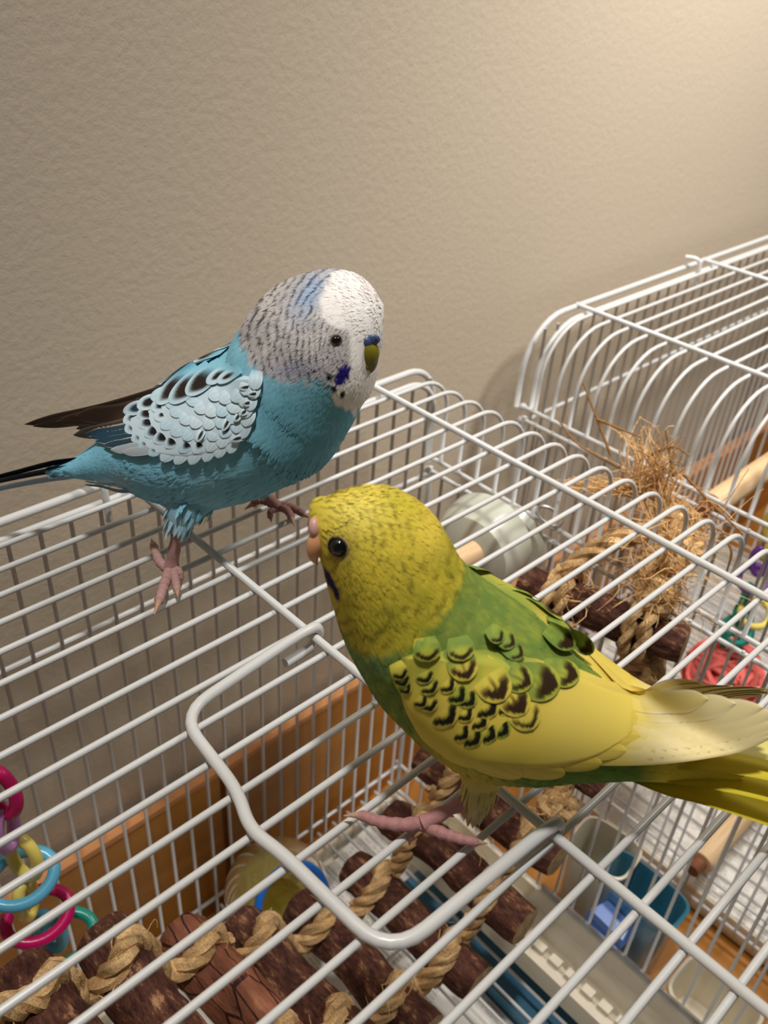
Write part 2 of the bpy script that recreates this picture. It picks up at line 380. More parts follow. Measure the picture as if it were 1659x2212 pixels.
# ================================================================ branch ladder with sisal ropes
SIS = lin((206, 170, 120)); SISD = lin((150, 112, 68)); SISL = lin((226, 198, 152))
def add_rope(mb, path, r=.020, strands=3, pitch=.13, n=6, fr=0):
    P = np.asarray(path, float); d = np.r_[0, np.cumsum(np.linalg.norm(np.diff(P, axis=0), axis=1))]
    m = max(8, int(d[-1]/.014)); s = np.linspace(0, d[-1], m); P = np.stack([np.interp(s, d, P[:, k]) for k in range(3)], 1)
    T = np.gradient(P, axis=0); T /= np.linalg.norm(T, axis=1)[:, None]+1e-9
    a = np.array([.31, .92, .22]); U = np.cross(T, a); U /= np.linalg.norm(U, axis=1)[:, None]+1e-9; W = np.cross(T, U)
    for k in range(strands):
        ph = 2*PI*(s/pitch+k/strands)
        Q = P+.50*r*(U*np.cos(ph)[:, None]+W*np.sin(ph)[:, None])
        t = (.5+.5*noise1(s*60, 3, k+int(s[-1]*100)))[:, None]
        colr = SISD*(1-t)+SISL*t
        colr = .5*colr+.5*SIS
        th = np.tile(colr[:, None], (1, n, 1))
        th = th*(1+.22*rng.standard_normal((m, n, 1))).clip(.6, 1.4)
        mb.tube(Q, r*.56*(1+.10*noise1(s*40, 2, k)), n, col=th)
    for _ in range(fr):
        i = rng.integers(0, m); add_fibre(mb, P[i], P[i]+rng.standard_normal(3)*.035+T[i]*rng.normal()*.03)
def add_fibre(mb, a, b, sag=.02, r=.0013, col=None):
    a = np.asarray(a, float); b = np.asarray(b, float); t = np.linspace(0, 1, 7)[:, None]
    off = rng.standard_normal(3)*sag; kink = rng.standard_normal(3)*sag*.5
    Q = a+(b-a)*t+off*np.sin(PI*t)+kink*np.sin(2*PI*t)
    c = SIS*rng.uniform(.85, 1.45) if col is None else col
    mb.tube(Q, np.linspace(r, r*.5, 7), 4, cap=False, col=np.broadcast_to(c, (7, 4, 3)))
YR, YF = 1.05, .585
sv = [1.685, 1.756, 1.93, 2.06, 2.20, 2.23, 2.10, 1.97, 1.80]
xv = [.105, .19, .261, .318, .386, .468, .562, .662, .803]
rad = [.060, .060, .064, .062, .058, .056, .056, .054, .046]
lad = empty('branch_ladder', (.9, .82, -1.28), 'hanging ladder of bark-covered branches tied with sisal rope inside the near cage', 'bird ladder')
def branch(A, Bp, r, m, seed):
    A = np.asarray(A, float); Bp = np.asarray(Bp, float); n, k = 22, 20
    t = np.linspace(0, 1, n); ax = Bp-A; T = ax/np.linalg.norm(ax)
    U = np.cross(T, [0, 0, 1.0]); U /= np.linalg.norm(U); W = np.cross(U, T)
    cen = A+ax*t[:, None]+U*(noise1(t*4, 2, seed)*.010)[:, None]+W*(noise1(t*4, 2, seed+50)*.010)[:, None]
    th = np.linspace(0, 2*PI, k, endpoint=False)
    TT, HH = np.meshgrid(t, th, indexing='ij')
    R = r*(1+.045*noise1(TT*7+3*np.sin(HH), 3, seed)+.035*np.sin(3*HH+seed)+.03*np.sin(7*HH+TT*5)+.02*rng.standard_normal(TT.shape))
    R[0] *= .93; R[-1] *= .93
    G = cen[:, None]+R[..., None]*(U*np.cos(HH)[..., None]+W*np.sin(HH)[..., None])
    mb = MB(); mb.grid(G, close_v=True); mb.mi = 1
    for row, c, sg in ((G[0], cen[0], -1), (G[-1], cen[-1], 1)):
        V = [c+T*sg*.004]+[c+(p-c)*.55+T*sg*.003 for p in row]+[c+(p-c)*.999 for p in row]
        F = [(0, 1+j, 1+(j+1) % k) for j in range(k)]+[(1+j, 1+k+j, 1+k+(j+1) % k, 1+(j+1) % k) for j in range(k)]
        if sg < 0: F = [f[::-1] for f in F]
        mb.add(V, F)
    return mb.build('branch', [m, m_cut], lad)
cent = []
for i in range(9):
    s = sv[i]; X, Z = xv[i]*s, 1-s
    dy = rng.uniform(-.02, .02)
    o = branch((X, YR+dy*.5, Z), (X+.01*s, YF+dy, Z+.005), rad[i], m_bark2 if i == 2 else m_bark, i)
    if i == 2: o['label'] = 'reddish branch with dark cracks'
    cent.append((X, Z, rad[i]))
A10, B10 = on_z(1128, 1256, -.335), on_z(1478, 1396, -.335)
branch(A10, B10, .046, m_bark, 31)
def rope_path(y, y10):
    pts = [(-.18, y, -.10), (-.02, y, -.44)]
    for i, (X, Z, r) in enumerate(cent):
        if i: 
            X0, Z0, r0 = cent[i-1]; pts.append(((X+X0)/2, y+.012, (Z+Z0)/2-.035))
        pts.append((X-.015, y-.012, Z+r+.010)); pts.append((X+.035, y+.018, Z+r+.006))
    q = A10+(B10-A10)*y10
    pts.append(((cent[-1][0]+q[0])/2+.03, (y+q[1])/2, (cent[-1][1]+q[2])/2-.02))
    pts.append((q[0]+.055, q[1]+.01, q[2]-.03)); pts.append((q[0]+.02, q[1], q[2]+.052)); return pts
KN = on_x(1462, 1135, 1.69)
for y, y10, name in ((YR-.105, .22, 'rope'), (YF+.105, .72, 'rope')):
    mb = MB(); p = rope_path(y, y10); end = np.array(p[-1])
    pts = p+[end*.5+KN*.5+np.array([-.02, .02, .02]), KN]
    add_rope(mb, crom(pts, 260), .026, 3, .14, 6, fr=70)
    mb.build(name, m_rope, lad, colors=True)
# second strand wrapped under each branch, at both ropes
mb = MB()
for (X, Z, r) in cent:
    for y in (YR-.095, YF+.095):
        lp = [(X+(r+.010)*math.cos(t), y+.012*math.sin(t*.5), Z+(r+.010)*math.sin(t)) for t in np.linspace(PI*.95, 2.05*PI, 16)]
        mb = MB(); add_rope(mb, lp, .015, 2, .11, 5); mb.build('rope_wrap', m_rope, lad, colors=True)
for f in (.20, .70):
    q = A10+(B10-A10)*f; T = (B10-A10)/np.linalg.norm(B10-A10); U = np.cross(T, [0, 0, 1.0]); U /= np.linalg.norm(U); W = np.cross(U, T)
    for o in (0, .035):
        lp = [q+T*o+(.062)*(U*math.cos(t)+W*math.sin(t)) for t in np.linspace(0, 2*PI, 22)]
        mb = MB(); add_rope(mb, lp, .017, 2, .11, 5); mb.build('rope_wrap', m_rope, lad, colors=True)
# knots
def knot(c, r, seed, name='knot'):
    g = np.random.default_rng(seed); mb = MB()
    for k in range(4):
        a = g.standard_normal(3); a /= np.linalg.norm(a); b = np.cross(a, g.standard_normal(3)); b /= np.linalg.norm(b)
        lp = [np.asarray(c)+r*(a*math.cos(t)+b*math.sin(t)) for t in np.linspace(0, 2*PI*.93, 24)]
        add_rope(mb, lp, .021, 3, .10, 6, fr=6)
    mb.build(name, m_rope, lad, colors=True)
knot(KN, .040, 3); knot(on_x(1440, 1195, 1.63), .034, 4); knot(on_x(1470, 1180, 1.66), .036, 9); knot(on_x(1418, 1290, 1.56), .03, 6); knot(on_x(1395, 1440, 1.56), .032, 5); knot(on_x(1205, 1745, 1.38), .034, 8)
mb = MB(); add_rope(mb, crom([on_x(1418, 1290, 1.56), on_x(1425, 1360, 1.575), on_x(1395, 1440, 1.56)], 20), .022, 3, .1, 6, fr=10); mb.build('rope', m_rope, lad, colors=True); mb = MB()
add_rope(mb, crom([on_x(1222, 1650, 1.40), on_x(1225, 1690, 1.41), on_x(1205, 1745, 1.38), on_x(1150, 1800, 1.36)], 20), .022, 3, .1, 6, fr=10)
mb.build('rope', m_rope, lad, colors=True)
# frayed end: loose fibres standing up between the two cages
mb = MB()
base = on_x(1405, 1055, 1.72)
for k in range(64):
    g = rng.uniform(-1, 1); e = on_x(1400+g*72+rng.normal()*10, rng.uniform(892, 1000)+abs(g)*34, 1.72+rng.normal()*.05)
    b0 = base+rng.standard_normal(3)*np.array([.03, .03, .02]); add_fibre(mb, b0, e, .022, .0022)
for k in range(50):
    e = KN+rng.standard_normal(3)*.035; add_fibre(mb, base+rng.standard_normal(3)*.025, e, .012, .0022)
for k in range(40):
    e = on_x(rng.uniform(1190, 1300), 1045+rng.normal()*7, 1.62+rng.normal()*.02); add_fibre(mb, base+rng.standard_normal(3)*.018, e, .008, .0022)
for pts in (((1320, 985), (1288, 900), (1260, 828)), ((1290, 905), (1325, 920), (1385, 945)), ((1455, 1030), (1445, 970), (1438, 930)), ((1475, 1022), (1540, 1090), (1602, 1150)), ((1602, 1150), (1590, 1163), (1545, 1140)),
            ((1560, 1155), (1580, 1190), (1570, 1235)), ((1340, 1010), (1250, 960), (1205, 905)), ((1400, 985), (1455, 965), (1490, 985))):
    mb.tube(crom([on_x(x, y, 1.72) for x, y in pts], 10), np.linspace(.0042, .0022, 10), 5, col=np.broadcast_to(SISD, (10, 5, 3)))
for (c, k, sp) in ((KN, 60, .07), (on_x(1440, 1195, 1.63), 60, .07), (on_x(1420, 1250, 1.58), 90, .07), (on_x(1250, 1300, 1.48), 50, .05)):
    for _ in range(k): add_fibre(mb, c+rng.standard_normal(3)*.02, c+rng.standard_normal(3)*sp, .02, .0015)
o = mb.build('frayed_fibres', m_rope, lad, colors=True); o['kind'] = 'stuff'

# ================================================================ plastic link chain, near cage
def link_mesh(mb, c, a, b, ra, rb, r, colr):
    a = np.asarray(a, float)/np.linalg.norm(a); b = np.asarray(b, float); b = b-a*np.dot(a, b); b /= np.linalg.norm(b)
    P = [np.asarray(c)+a*ra*math.cos(t)*(1+.12*abs(math.cos(t)))+b*rb*math.sin(t) for t in np.linspace(0, 2*PI, 29)[:-1]]
    mb.tube(P, r, 10, closed=True, col=np.broadcast_to(lin(colr), (28, 10, 3)))
MAG, LIL, YEL, BLU, TEA, PUR = (190, 12, 92), (186, 130, 190), (232, 214, 110), (96, 180, 214), (36, 152, 134), (120, 70, 160)
ch0 = on_y(60, 1925, 1.20)
def chain_part(top, pts_cols, owner, ra, r, names):
    for (c, orient, colr), nm in zip(pts_cols, names):
        mb = MB()
        if orient == 'v': link_mesh(mb, c, (0, 0, 1), (.8, .6, 0), ra*.80, ra*.44, r, colr)
        elif orient == 'w': link_mesh(mb, c, (0, .2, 1), (.6, -.8, 0), ra*.80, ra*.46, r, colr)
        else: link_mesh(mb, c, (.9, -.2, .1), (.1, .8, .42), ra, ra*.85, r, colr)
        o = mb.build('chain_link', m_plain, owner, colors=True); o['label'] = nm+' plastic link'
chain = empty('link_chain', on_y(20, 1700, 1.20), 'chain of magenta, yellow, blue and teal plastic links hanging in the near cage', 'bird toy', 'plastic link chains')
items = [((4, 1712), 'w', MAG, 'magenta'), ((12, 1790), 'v', LIL, 'lilac'), ((52, 1852), 'w', YEL, 'yellow'), ((46, 1897), 'h', BLU, 'light blue'), ((56, 1945), 'v', YEL, 'yellow'), ((82, 1978), 'h', MAG, 'magenta'), ((108, 2012), 'w', BLU, 'light blue'), ((138, 2026), 'h', TEA, 'teal')]
P = []
for (px, o, c, nm) in items: P.append((on_y(*px, 1.20), o, c))
chain_part(None, P, chain, .058, .0130, [i[3] for i in items])
z = P[0][0][2]+.085; k = 0; pal = [(YEL, 'yellow'), (BLU, 'light blue'), (MAG, 'magenta'), (LIL, 'lilac')]
x0, y0 = P[0][0][:2]
while z < -.05:
    chain_part(None, [((x0-.03, y0, z), 'wv'[k % 2], pal[k % 4][0])], chain, .058, .0125, [pal[k % 4][1]]); z += .088; k += 1
# ================================================================ yellow clear dome bath with blue ring
bc = on_y(598, 1925, 1.225); br = 112*np.dot(bc-CAM, FWD)/FPX
dome = empty('dome_feeder', bc+np.array([0, 0, -br]), 'round yellowish clear plastic feeder with a blue ring, by the back of the near cage', 'bird feeder')
dirc = (CAM-bc); dirc = dirc/np.linalg.norm(dirc); axd = dirc+RIGHT*.45-UP*.35; axd /= np.linalg.norm(axd)
a0 = .78
prof = [(br*math.sin(t), -br*math.cos(t)) for t in np.linspace(.02, PI-a0, 22)]+[(.965*br*math.sin(t), -.965*br*math.cos(t)) for t in np.linspace(PI-a0, .02, 22)]
MB().lathe(prof, bc, axd, 40).build('shell', m_yellow_clear, dome)
rr_ = br*math.sin(a0); cc_ = bc+axd*br*math.cos(a0); h_ = np.cross(axd, [0, 0, 1.0]); h_ /= np.linalg.norm(h_); g_ = np.cross(axd, h_)
MB().tube([cc_+rr_*(h_*math.cos(t)+g_*math.sin(t)) for t in np.linspace(0, 2*PI, 49)[:-1]], .0115, 10, closed=True).build('rim_ring', m_ring, dome)['label'] = 'blue ring round the opening'
MB().lathe([(.001, -br*.55), (br*.5, -br*.5), (br*.56, -br*.3), (br*.52, -br*.3), (br*.46, -br*.46), (.001, -br*.5)], bc-np.array([0, 0, .02]), (0, 0, 1), 28).build('dish', m_yellow_clear, dome)
# ================================================================ milky cup with a dowel perch, at the end of the near cage
wc = on_x(1045, 1172, 1.50); wr = 104*np.dot(wc-CAM, FWD)/FPX
cup = empty('hooded_cup', wc+np.array([0, 0, -wr]), 'milky white round plastic cup behind the yellow bird\'s neck', 'bird feeder')
prof = [(.001, .075), (wr*.55, .072), (wr*.88, .05), (wr, .0), (wr*1.02, -.05), (wr*.97, -.05), (wr*.93, .0), (wr*.8, .035), (wr*.5, .052), (.001, .055)]
MB().lathe(prof, wc+np.array([-.02, 0, 0]), (-1, -.18, -.02), 36).build('bowl', m_milk, cup)
MB().lathe([(.001, 0), (wr*.8, 0), (wr*.9, .02), (.001, .03)], wc+np.array([.075, -.015, -.03]), (1, .18, .05), 30).build('cap', m_milk, cup)
dw = on_x(1026, 1192, wc[0]-.090)
pr = empty('dowel_perch', dw-np.array([.45, 0, 0]), 'short pale wooden perch running up to the milky cup', 'perch', 'wooden dowel perches')
MB().tube([dw-np.array([.30, 0, 0]), dw-np.array([.15, 0, 0]), dw+np.array([-.005, 0, 0])], .033, 18).build('dowel', m_dowel, pr)
MB().lathe([(.001, -.012), (.026, -.012), (.030, .0), (.001, .004)], dw-np.array([.30, 0, 0]), (1, 0, 0), 16).build('end_cap', m_milk, pr)
# ================================================================ things in the far cage
rb = on_x(1562, 1462, 2.34); rbr = 82*np.dot(rb-CAM, FWD)/FPX
ball = empty('vine_ball', rb-np.array([0, 0, rbr]), 'coral red woven ball hanging in the far cage', 'bird toy')
mb = MB()
for k in range(64):
    a = rng.standard_normal(3); a /= np.linalg.norm(a); b = np.cross(a, rng.standard_normal(3)); b /= np.linalg.norm(b)
    R_ = rbr*rng.uniform(.86, 1.0); t0 = rng.uniform(0, 6.28)
    P_ = [rb+R_*(a*math.cos(t)+b*math.sin(t))*(1+.04*math.sin(3*t+k)) for t in np.linspace(t0, t0+4.6, 22)]
    mb.tube(P_, .0085, 5, col=np.broadcast_to(lin((244, 122, 114))*rng.uniform(.7, 1.25), (22, 5, 3)))
mb.build('woven_vine', m_red, ball, colors=True)
mb = MB().ball(rb, rbr*.80, 18, 12, col=lin((222, 80, 76))); mb.build('core', m_red, ball, colors=True)
ch2 = empty('link_chain', on_x(1575, 1400, 2.34), 'chain of purple, teal and yellow plastic links holding up the red ball', 'bird toy', 'plastic link chains')
it2 = [((1578, 1392), 'w', TEA, 'teal'), ((1592, 1362), 'h', TEA, 'teal'), ((1606, 1328), 'w', TEA, 'teal'), ((1632, 1325), 'h', YEL, 'yellow'), ((1612, 1290), 'v', TEA, 'teal'), ((1628, 1250), 'h', PUR, 'purple'), ((1642, 1212), 'w', PUR, 'purple'), ((1655, 1178), 'v', YEL, 'yellow')]
chain_part(None, [(on_x(*p, 2.34), o, c) for p, o, c, n_ in it2], ch2, .050, .011, [i[3] for i in it2])
zt = on_x(1655, 1178, 2.34); z = zt[2]+.075; k = 0
while z < -.05:
    chain_part(None, [((zt[0], zt[1], z), 'wv'[k % 2], pal[k % 4][0])], ch2, .05, .011, [pal[k % 4][1]]); z += .072; k += 1
def perch(px, py, X, x1, r, label):
    a = on_x(px, py, X); b = np.array([x1, a[1], a[2]])
    t = empty('dowel_perch', a, label, 'perch', 'wooden dowel perches')
    MB().tube([a, a*.5+b*.5, b], r, 18).build('dowel', m_dowel, t)
    MB().lathe([(.001, -.05), (r*.55, -.05), (r*.62, 0), (.001, .001)], a, (1, 0, 0), 14).build('end_pin', mat('dark_wood_pin', lin((140, 88, 58)), .6, .3), t)
    return t
perch(1535, 1092, 2.09, 4.0, .036, 'pale wooden perch high in the far cage, beside the frayed rope')
perch(1512, 1862, 2.045, 4.0, .040, 'pale wooden perch low in the far cage, under the yellow tail')
# ================================================================ cups and trough near the bottom of the near cage's end
def cup_box(name, c, sx, sy, h, m, label, cat='cup', rot=0.0):
    t = empty(name, np.asarray(c)+np.array([0, 0, -h/2]), label, cat, 'plastic cups between the cages')
    n = 40; th = np.linspace(0, 2*PI, n, endpoint=False)
    def ring(k, z, q=4.0):
        x = np.sign(np.cos(th))*np.abs(np.cos(th))**(2/q)*sx*k; y = np.sign(np.sin(th))*np.abs(np.sin(th))**(2/q)*sy*k
        return np.stack([c[0]+x*math.cos(rot)-y*math.sin(rot), c[1]+x*math.sin(rot)+y*math.cos(rot), np.full(n, c[2]+z)], -1)
    G = np.array([ring(.001, -h/2), ring(.80, -h/2), ring(.86, -h/2+.02), ring(.96, h/2-.02), ring(1.04, h/2-.015), ring(1.05, h/2), ring(.97, h/2+.002), ring(.90, h/2-.03), ring(.80, -h/2+.035), ring(.001, -h/2+.03)])
    MB().grid(G, close_v=True).build('bowl', m, t)
    return t
cA = on_x(1287, 1890, 1.78); cup_box('seed_cup', cA, .085, .10, .30, m_cream, 'cream plastic cup hung outside the end of the near cage, left of the teal cup', rot=.1)
cB = on_x(1362, 1985, 1.77); cup_box('seed_cup', cB, .075, .135, .34, m_teal, 'teal see-through plastic cup hung between the two cages')
cC = on_x(1525, 2200, 1.735); cup_box('seed_cup', cC, .095, .12, .22, m_cream, 'cream plastic cup between the cages, nearest of the three')
ck = on_x(1305, 2012, 1.665)
clip = empty('plastic_clip', ck+np.array([0, 0, -.09]), 'periwinkle blue plastic clip on the end wires of the near cage', 'clip')
MB().add([ck+np.array(q) for q in ((-.03, -.07, .03), (.05, -.085, .03), (.05, .05, .06), (-.03, .06, .06), (-.03, -.07, .075), (.03, -.06, .085), (.03, .03, .10), (-.03, .05, .09))], [(0,3,2,1),(4,5,6,7),(0,1,5,4),(1,2,6,5),(2,3,7,6),(3,0,4,7)]).build('lever', m_clip, clip, smooth=False)
MB().add([ck+np.array(q) for q in ((-.02, -.03, -.10), (.03, -.03, -.10), (.03, .06, -.10), (-.02, .06, -.10), (-.03, -.05, .03), (.04, -.06, .03), (.04, .06, .05), (-.03, .06, .05))], [(0,3,2,1),(4,5,6,7),(0,1,5,4),(1,2,6,5),(2,3,7,6),(3,0,4,7)]).build('jaw', m_clip, clip, smooth=False)
tr = empty('seed_trough', (1.47, .62, -1.594), 'long cream plastic seed trough with a notched lip and clear hood, near cage', 'bird feeder')
mb = MB(); x0, x1, y0, y1, zb = 1.372, 1.572, .12, 1.135, -1.592
for q in (((x0, y0, zb), (x1, y1, zb+.012)), ((x0, y0, zb+.012), (x0+.03, y1, zb+.085)), ((x1-.012, y0, zb+.012), (x1, y1, zb+.085)), ((x0+.03, y0, zb+.012), (x1-.012, y0+.012, zb+.085)), ((x0+.03, y1-.012, zb+.012), (x1-.012, y1, zb+.085))): mb.box(*q)
mb.build('trough', m_cream, tr, smooth=False)
me = MB().box((0, 0, 0), (.026, .036, .016)).mesh('lip_tooth', m_cream, smooth=False)
y = y0+.02
while y < y1-.05: place('lip_tooth', me, tr, (x0+.030, y, zb+.085)); y += .058
hp_ = [(x0+.075, zb+.085), (x0+.085, zb+.10), (x0+.11, zb+.112), (x1-.02, zb+.125), (x1-.002, zb+.12), (x1-.002, zb+.085)]
G = np.array([[(x, y, z) for x, z in hp_] for y in (y0+.01, y0+.40, y0+.62)])
G2 = np.array([[(x+(.006 if i < 3 else 0), y, z-.006) for i, (x, z) in enumerate(hp_)] for y in (y0+.62, y0+.40, y0+.01)])
MB().grid(G).grid(G2).build('hood', m_clear, tr, smooth=False)
# ================================================================ budgerigars
def lerpc(a, b, t): t = np.asarray(t)[..., None]; return np.asarray(a)*(1-t)+np.asarray(b)*t
class Bird:
    """A bird modelled about a vertical mid-plane: rounded sections along the spine, feathers laid on the body, mirrored to the far side."""
    def __init__(s, root, P0, heading, stations, colfun, lat=.96, nr=230, nc=150, beak=None, head=None):
        s.root = root; s.P0 = np.asarray(P0, float); h = np.array([heading[0], heading[1], 0.0]); h /= np.linalg.norm(h); s.h = h
        n = np.array([-h[1], h[0], 0.0]); s.n = n if np.dot(n, CAM-s.P0) > 0 else -n
        s.col = colfun
        c, r, e = [], [], []
        for (ux, uy, lx, ly) in stations:
            m = on_plane((ux+lx)/2, (uy+ly)/2, s.P0, s.n); d = np.dot(m-CAM, FWD)
            c.append(m); r.append(.5*math.hypot(ux-lx, uy-ly)*d/FPX)
            v = RIGHT*(ux-lx)-UP*(uy-ly); e.append(v/np.linalg.norm(v))
        cc = crom(c, nr); rr = crom(np.array(r)[:, None], nr)[:, 0].clip(.004); ee = crom(e, nr)
        T = np.gradient(cc, axis=0); T /= np.linalg.norm(T, axis=1)[:, None]
        ee /= np.linalg.norm(ee, axis=1)[:, None]; e2 = np.cross(T, ee); e2 /= np.linalg.norm(e2, axis=1)[:, None]
        th = np.linspace(0, 2*PI, nc, endpoint=False)
        s.G = cc[:, None]+rr[:, None, None]*(ee[:, None]*np.cos(th)[None, :, None]+lat*e2[:, None]*np.sin(th)[None, :, None])
        s.cc, s.rr, s.T = cc, rr, T
        V = s.G.reshape(-1, 3); F = [(i*nc+j, (i+1)*nc+j, (i+1)*nc+(j+1) % nc, i*nc+(j+1) % nc) for i in range(nr-1) for j in range(nc)]
        s.bvh = BVHTree.FromPolygons(V.tolist(), F); s.hn = None
        if beak is not None:                                        # the head is turned: it has its own plane of symmetry, through the beak
            Hc = on_plane(head[0], head[1], s.P0, s.n); Bk, _ = s.hit(*beak); f = Bk-Hc; f[2] = 0; f /= np.linalg.norm(f); f = f*.5+s.h*.5; f /= np.linalg.norm(f)
            hn = np.array([-f[1], f[0], 0.0]); s.hn = hn if np.dot(hn, s.n) > 0 else -hn; s.hc = Hc; s.hr = head[2]*np.dot(Hc-CAM, FWD)/FPX
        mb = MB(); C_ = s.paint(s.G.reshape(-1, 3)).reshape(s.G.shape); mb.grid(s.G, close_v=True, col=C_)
        for row, a in ((s.G[0], cc[0]), (s.G[-1], cc[-1]+T[-1]*rr[-1]*.3)):
            k = mb.n; mb.add(np.vstack([a[None], row]), [(0, 1+j, 1+(j+1) % nc) for j in range(nc)], s.paint(np.vstack([a[None], row])))
        s.body = mb.build('body', m_feather, root, colors=True)
        # normals
        du = np.gradient(s.G, axis=0); dv = np.roll(s.G, -1, 1)-np.roll(s.G, 1, 1); nn = np.cross(du, dv); nn /= np.linalg.norm(nn, axis=2)[..., None]+1e-12
        out = s.G-cc[:, None]; sg = np.sign(np.sum(nn*out, axis=2))[..., None]; s.Nn = nn*sg; s.du = du/(np.linalg.norm(du, axis=2)[..., None]+1e-12)
    def paint(s, P):
        d = (P-s.P0)@s.n; Q = P-np.where(d < 0, 2*d, 0)[:, None]*s.n
        if s.hn is not None:
            dh = (P-s.hc)@s.hn; inh = np.linalg.norm(P-s.hc, axis=1) < s.hr
            Q = np.where(inh[:, None], P-np.where(dh < 0, 2*dh, 0)[:, None]*s.hn, Q)
        px, _ = project(Q); return s.col(px[:, 0], px[:, 1])
    def hit(s, px, py, back=0.0):
        d = ray(px, py); d = d/np.linalg.norm(d); r = s.bvh.ray_cast(Vector(CAM), Vector(d))
        if r[0] is None: P = on_plane(px, py, s.P0, s.n); return P, -d
        P = np.array(r[0]); N_ = np.array(r[1]); 
        if np.dot(N_, d) > 0: N_ = -N_
        return P-N_*back, N_
    def plumage(s, n, size, skip, nm='plumage'):
        nr, nc = s.G.shape[:2]
        seg = np.linalg.norm(np.diff(s.cc, axis=0), axis=1); seg = np.r_[seg, seg[-1]]
        fan = np.linalg.norm(np.gradient(s.G[:, 0], axis=0), axis=1)+np.linalg.norm(np.gradient(s.G[:, nc//2], axis=0), axis=1)
        wgt = s.rr*(seg+.5*fan); mp, _ = project(s.cc); sz = size(mp[:, 0], mp[:, 1]); wgt = wgt/(sz**2); wgt /= wgt.sum()
        I = rng.choice(nr-5, n, p=wgt[:-5]/wgt[:-5].sum()); J = rng.integers(0, nc, n); order = np.argsort(I); I = I[order]; J = J[order]
        fi = rng.random(n)[:, None]; P = s.G[I, J]*(1-fi)+s.G[I+1, J]*fi; Nn = s.Nn[I, J]; Bk = -s.du[I, J]
        Bk = Bk-Nn*np.sum(Bk*Nn, 1)[:, None]; Bk /= np.linalg.norm(Bk, axis=1)[:, None]+1e-9
        pxy, _ = project(P-np.where((P-s.P0)@s.n < 0, 2*((P-s.P0)@s.n), 0)[:, None]*s.n)
        keep = ~skip(pxy[:, 0], pxy[:, 1]); P, Nn, Bk, pxy = P[keep], Nn[keep], Bk[keep], pxy[keep]; k = len(P)
        Ls = size(pxy[:, 0], pxy[:, 1])*rng.uniform(.75, 1.25, k); ang = rng.normal(0, .16, k)
        Sd = np.cross(Nn, Bk); Bk = Bk*np.cos(ang)[:, None]+Sd*np.sin(ang)[:, None]; Sd = np.cross(Nn, Bk)
        us = np.array([0, .35, .7, 1.0]); ws = np.array([.15, .22, .19, .03]); lf = np.array([-.03, .012, .020, .026])*rng.uniform(.6, 1.5, k)[:, None]
        V = np.zeros((k, 4, 3, 3))
        for a in range(4):
            for b in range(3):
                V[:, a, b] = P+Bk*(us[a]*Ls)[:, None]+Sd*((b-1)*ws[a]*Ls)[:, None]+Nn*((lf[:, a]-(.035*(b-1)**2))*Ls)[:, None]
        colr = s.paint(V.reshape(-1, 3)).reshape(k, 4, 3, 3)*rng.uniform(.94, 1.06, (k, 1, 1, 1))
        q = np.array([[a*3+b, a*3+b+1, (a+1)*3+b+1, (a+1)*3+b] for a in range(3) for b in range(2)])
        F = (np.arange(k)[:, None, None]*12+q[None]).reshape(-1, 4)
        mb = MB(); mb.add(V.reshape(-1, 3), F.tolist(), colr.reshape(-1, 3).clip(0, 1))
        me = mb.mesh(nm, m_feather, WLOC[s.root.name], True, True)
        o = place(nm, me, s.root, WLOC[s.root.name]); o['kind'] = 'stuff'; return o
    # ---- lateral offset of the wing surface
    def wing_field(s, x0, x1, y0, y1, step=7):
        s.wx = np.arange(x0, x1, step); s.wy = np.arange(y0, y1, step); D = np.full((len(s.wy), len(s.wx)), np.nan)
        for i, y in enumerate(s.wy):
            for j, x in enumerate(s.wx):
                d = ray(x, y); r = s.bvh.ray_cast(Vector(CAM), Vector(d/np.linalg.norm(d)))
                if r[0] is not None: D[i, j] = np.dot(np.array(r[0])-s.P0, s.n)
        m = np.isnan(D); D[m] = 0.0; W = (~m).astype(float)
        A = D.copy()
        for _ in range(60):                                         # fill by diffusion, easing down away from the body
            p = np.pad(A, 1, 'edge'); av = (p[:-2, 1:-1]+p[2:, 1:-1]+p[1:-1, :-2]+p[1:-1, 2:])/4; A = np.where(W > 0, D, av*.985)
        for _ in range(10):
            p = np.pad(A, 1, 'edge'); A = (p[:-2, 1:-1]+p[2:, 1:-1]+p[1:-1, :-2]+p[1:-1, 2:]+2*p[1:-1, 1:-1])/6
        s.D = np.maximum(A, np.where(W > 0, D, -9)); p = np.pad(s.D, 1, 'edge'); s.D = (p[:-2, 1:-1]+p[2:, 1:-1]+p[1:-1, :-2]+p[1:-1, 2:]+2*p[1:-1, 1:-1])/6
    def wpt(s, X, Y, off):
        X = np.asarray(X, float); Y = np.asarray(Y, float); off = np.broadcast_to(off, X.shape)
        fx = np.clip((X-s.wx[0])/(s.wx[1]-s.wx[0]), 0, len(s.wx)-1.001); fy = np.clip((Y-s.wy[0])/(s.wy[1]-s.wy[0]), 0, len(s.wy)-1.001)
        i = fy.astype(int); j = fx.astype(int); a = fx-j; b = fy-i
        d = s.slope(X, Y)+(s.D[i, j]*(1-a)+s.D[i, j+1]*a)*(1-b)+(s.D[i+1, j]*(1-a)+s.D[i+1, j+1]*a)*b+off
        R_ = RIGHT*((X-CX)/FPX)[..., None]-UP*((Y-CY)/FPX)[..., None]+FWD
        t = (np.dot(s.P0-CAM, s.n)+d)/(R_@s.n); return CAM+R_*t[..., None]
    slope = staticmethod(lambda X, Y: 0.0)
    def mir(s, P): d = (P-s.P0)@s.n; return P-2*d[..., None]*s.n
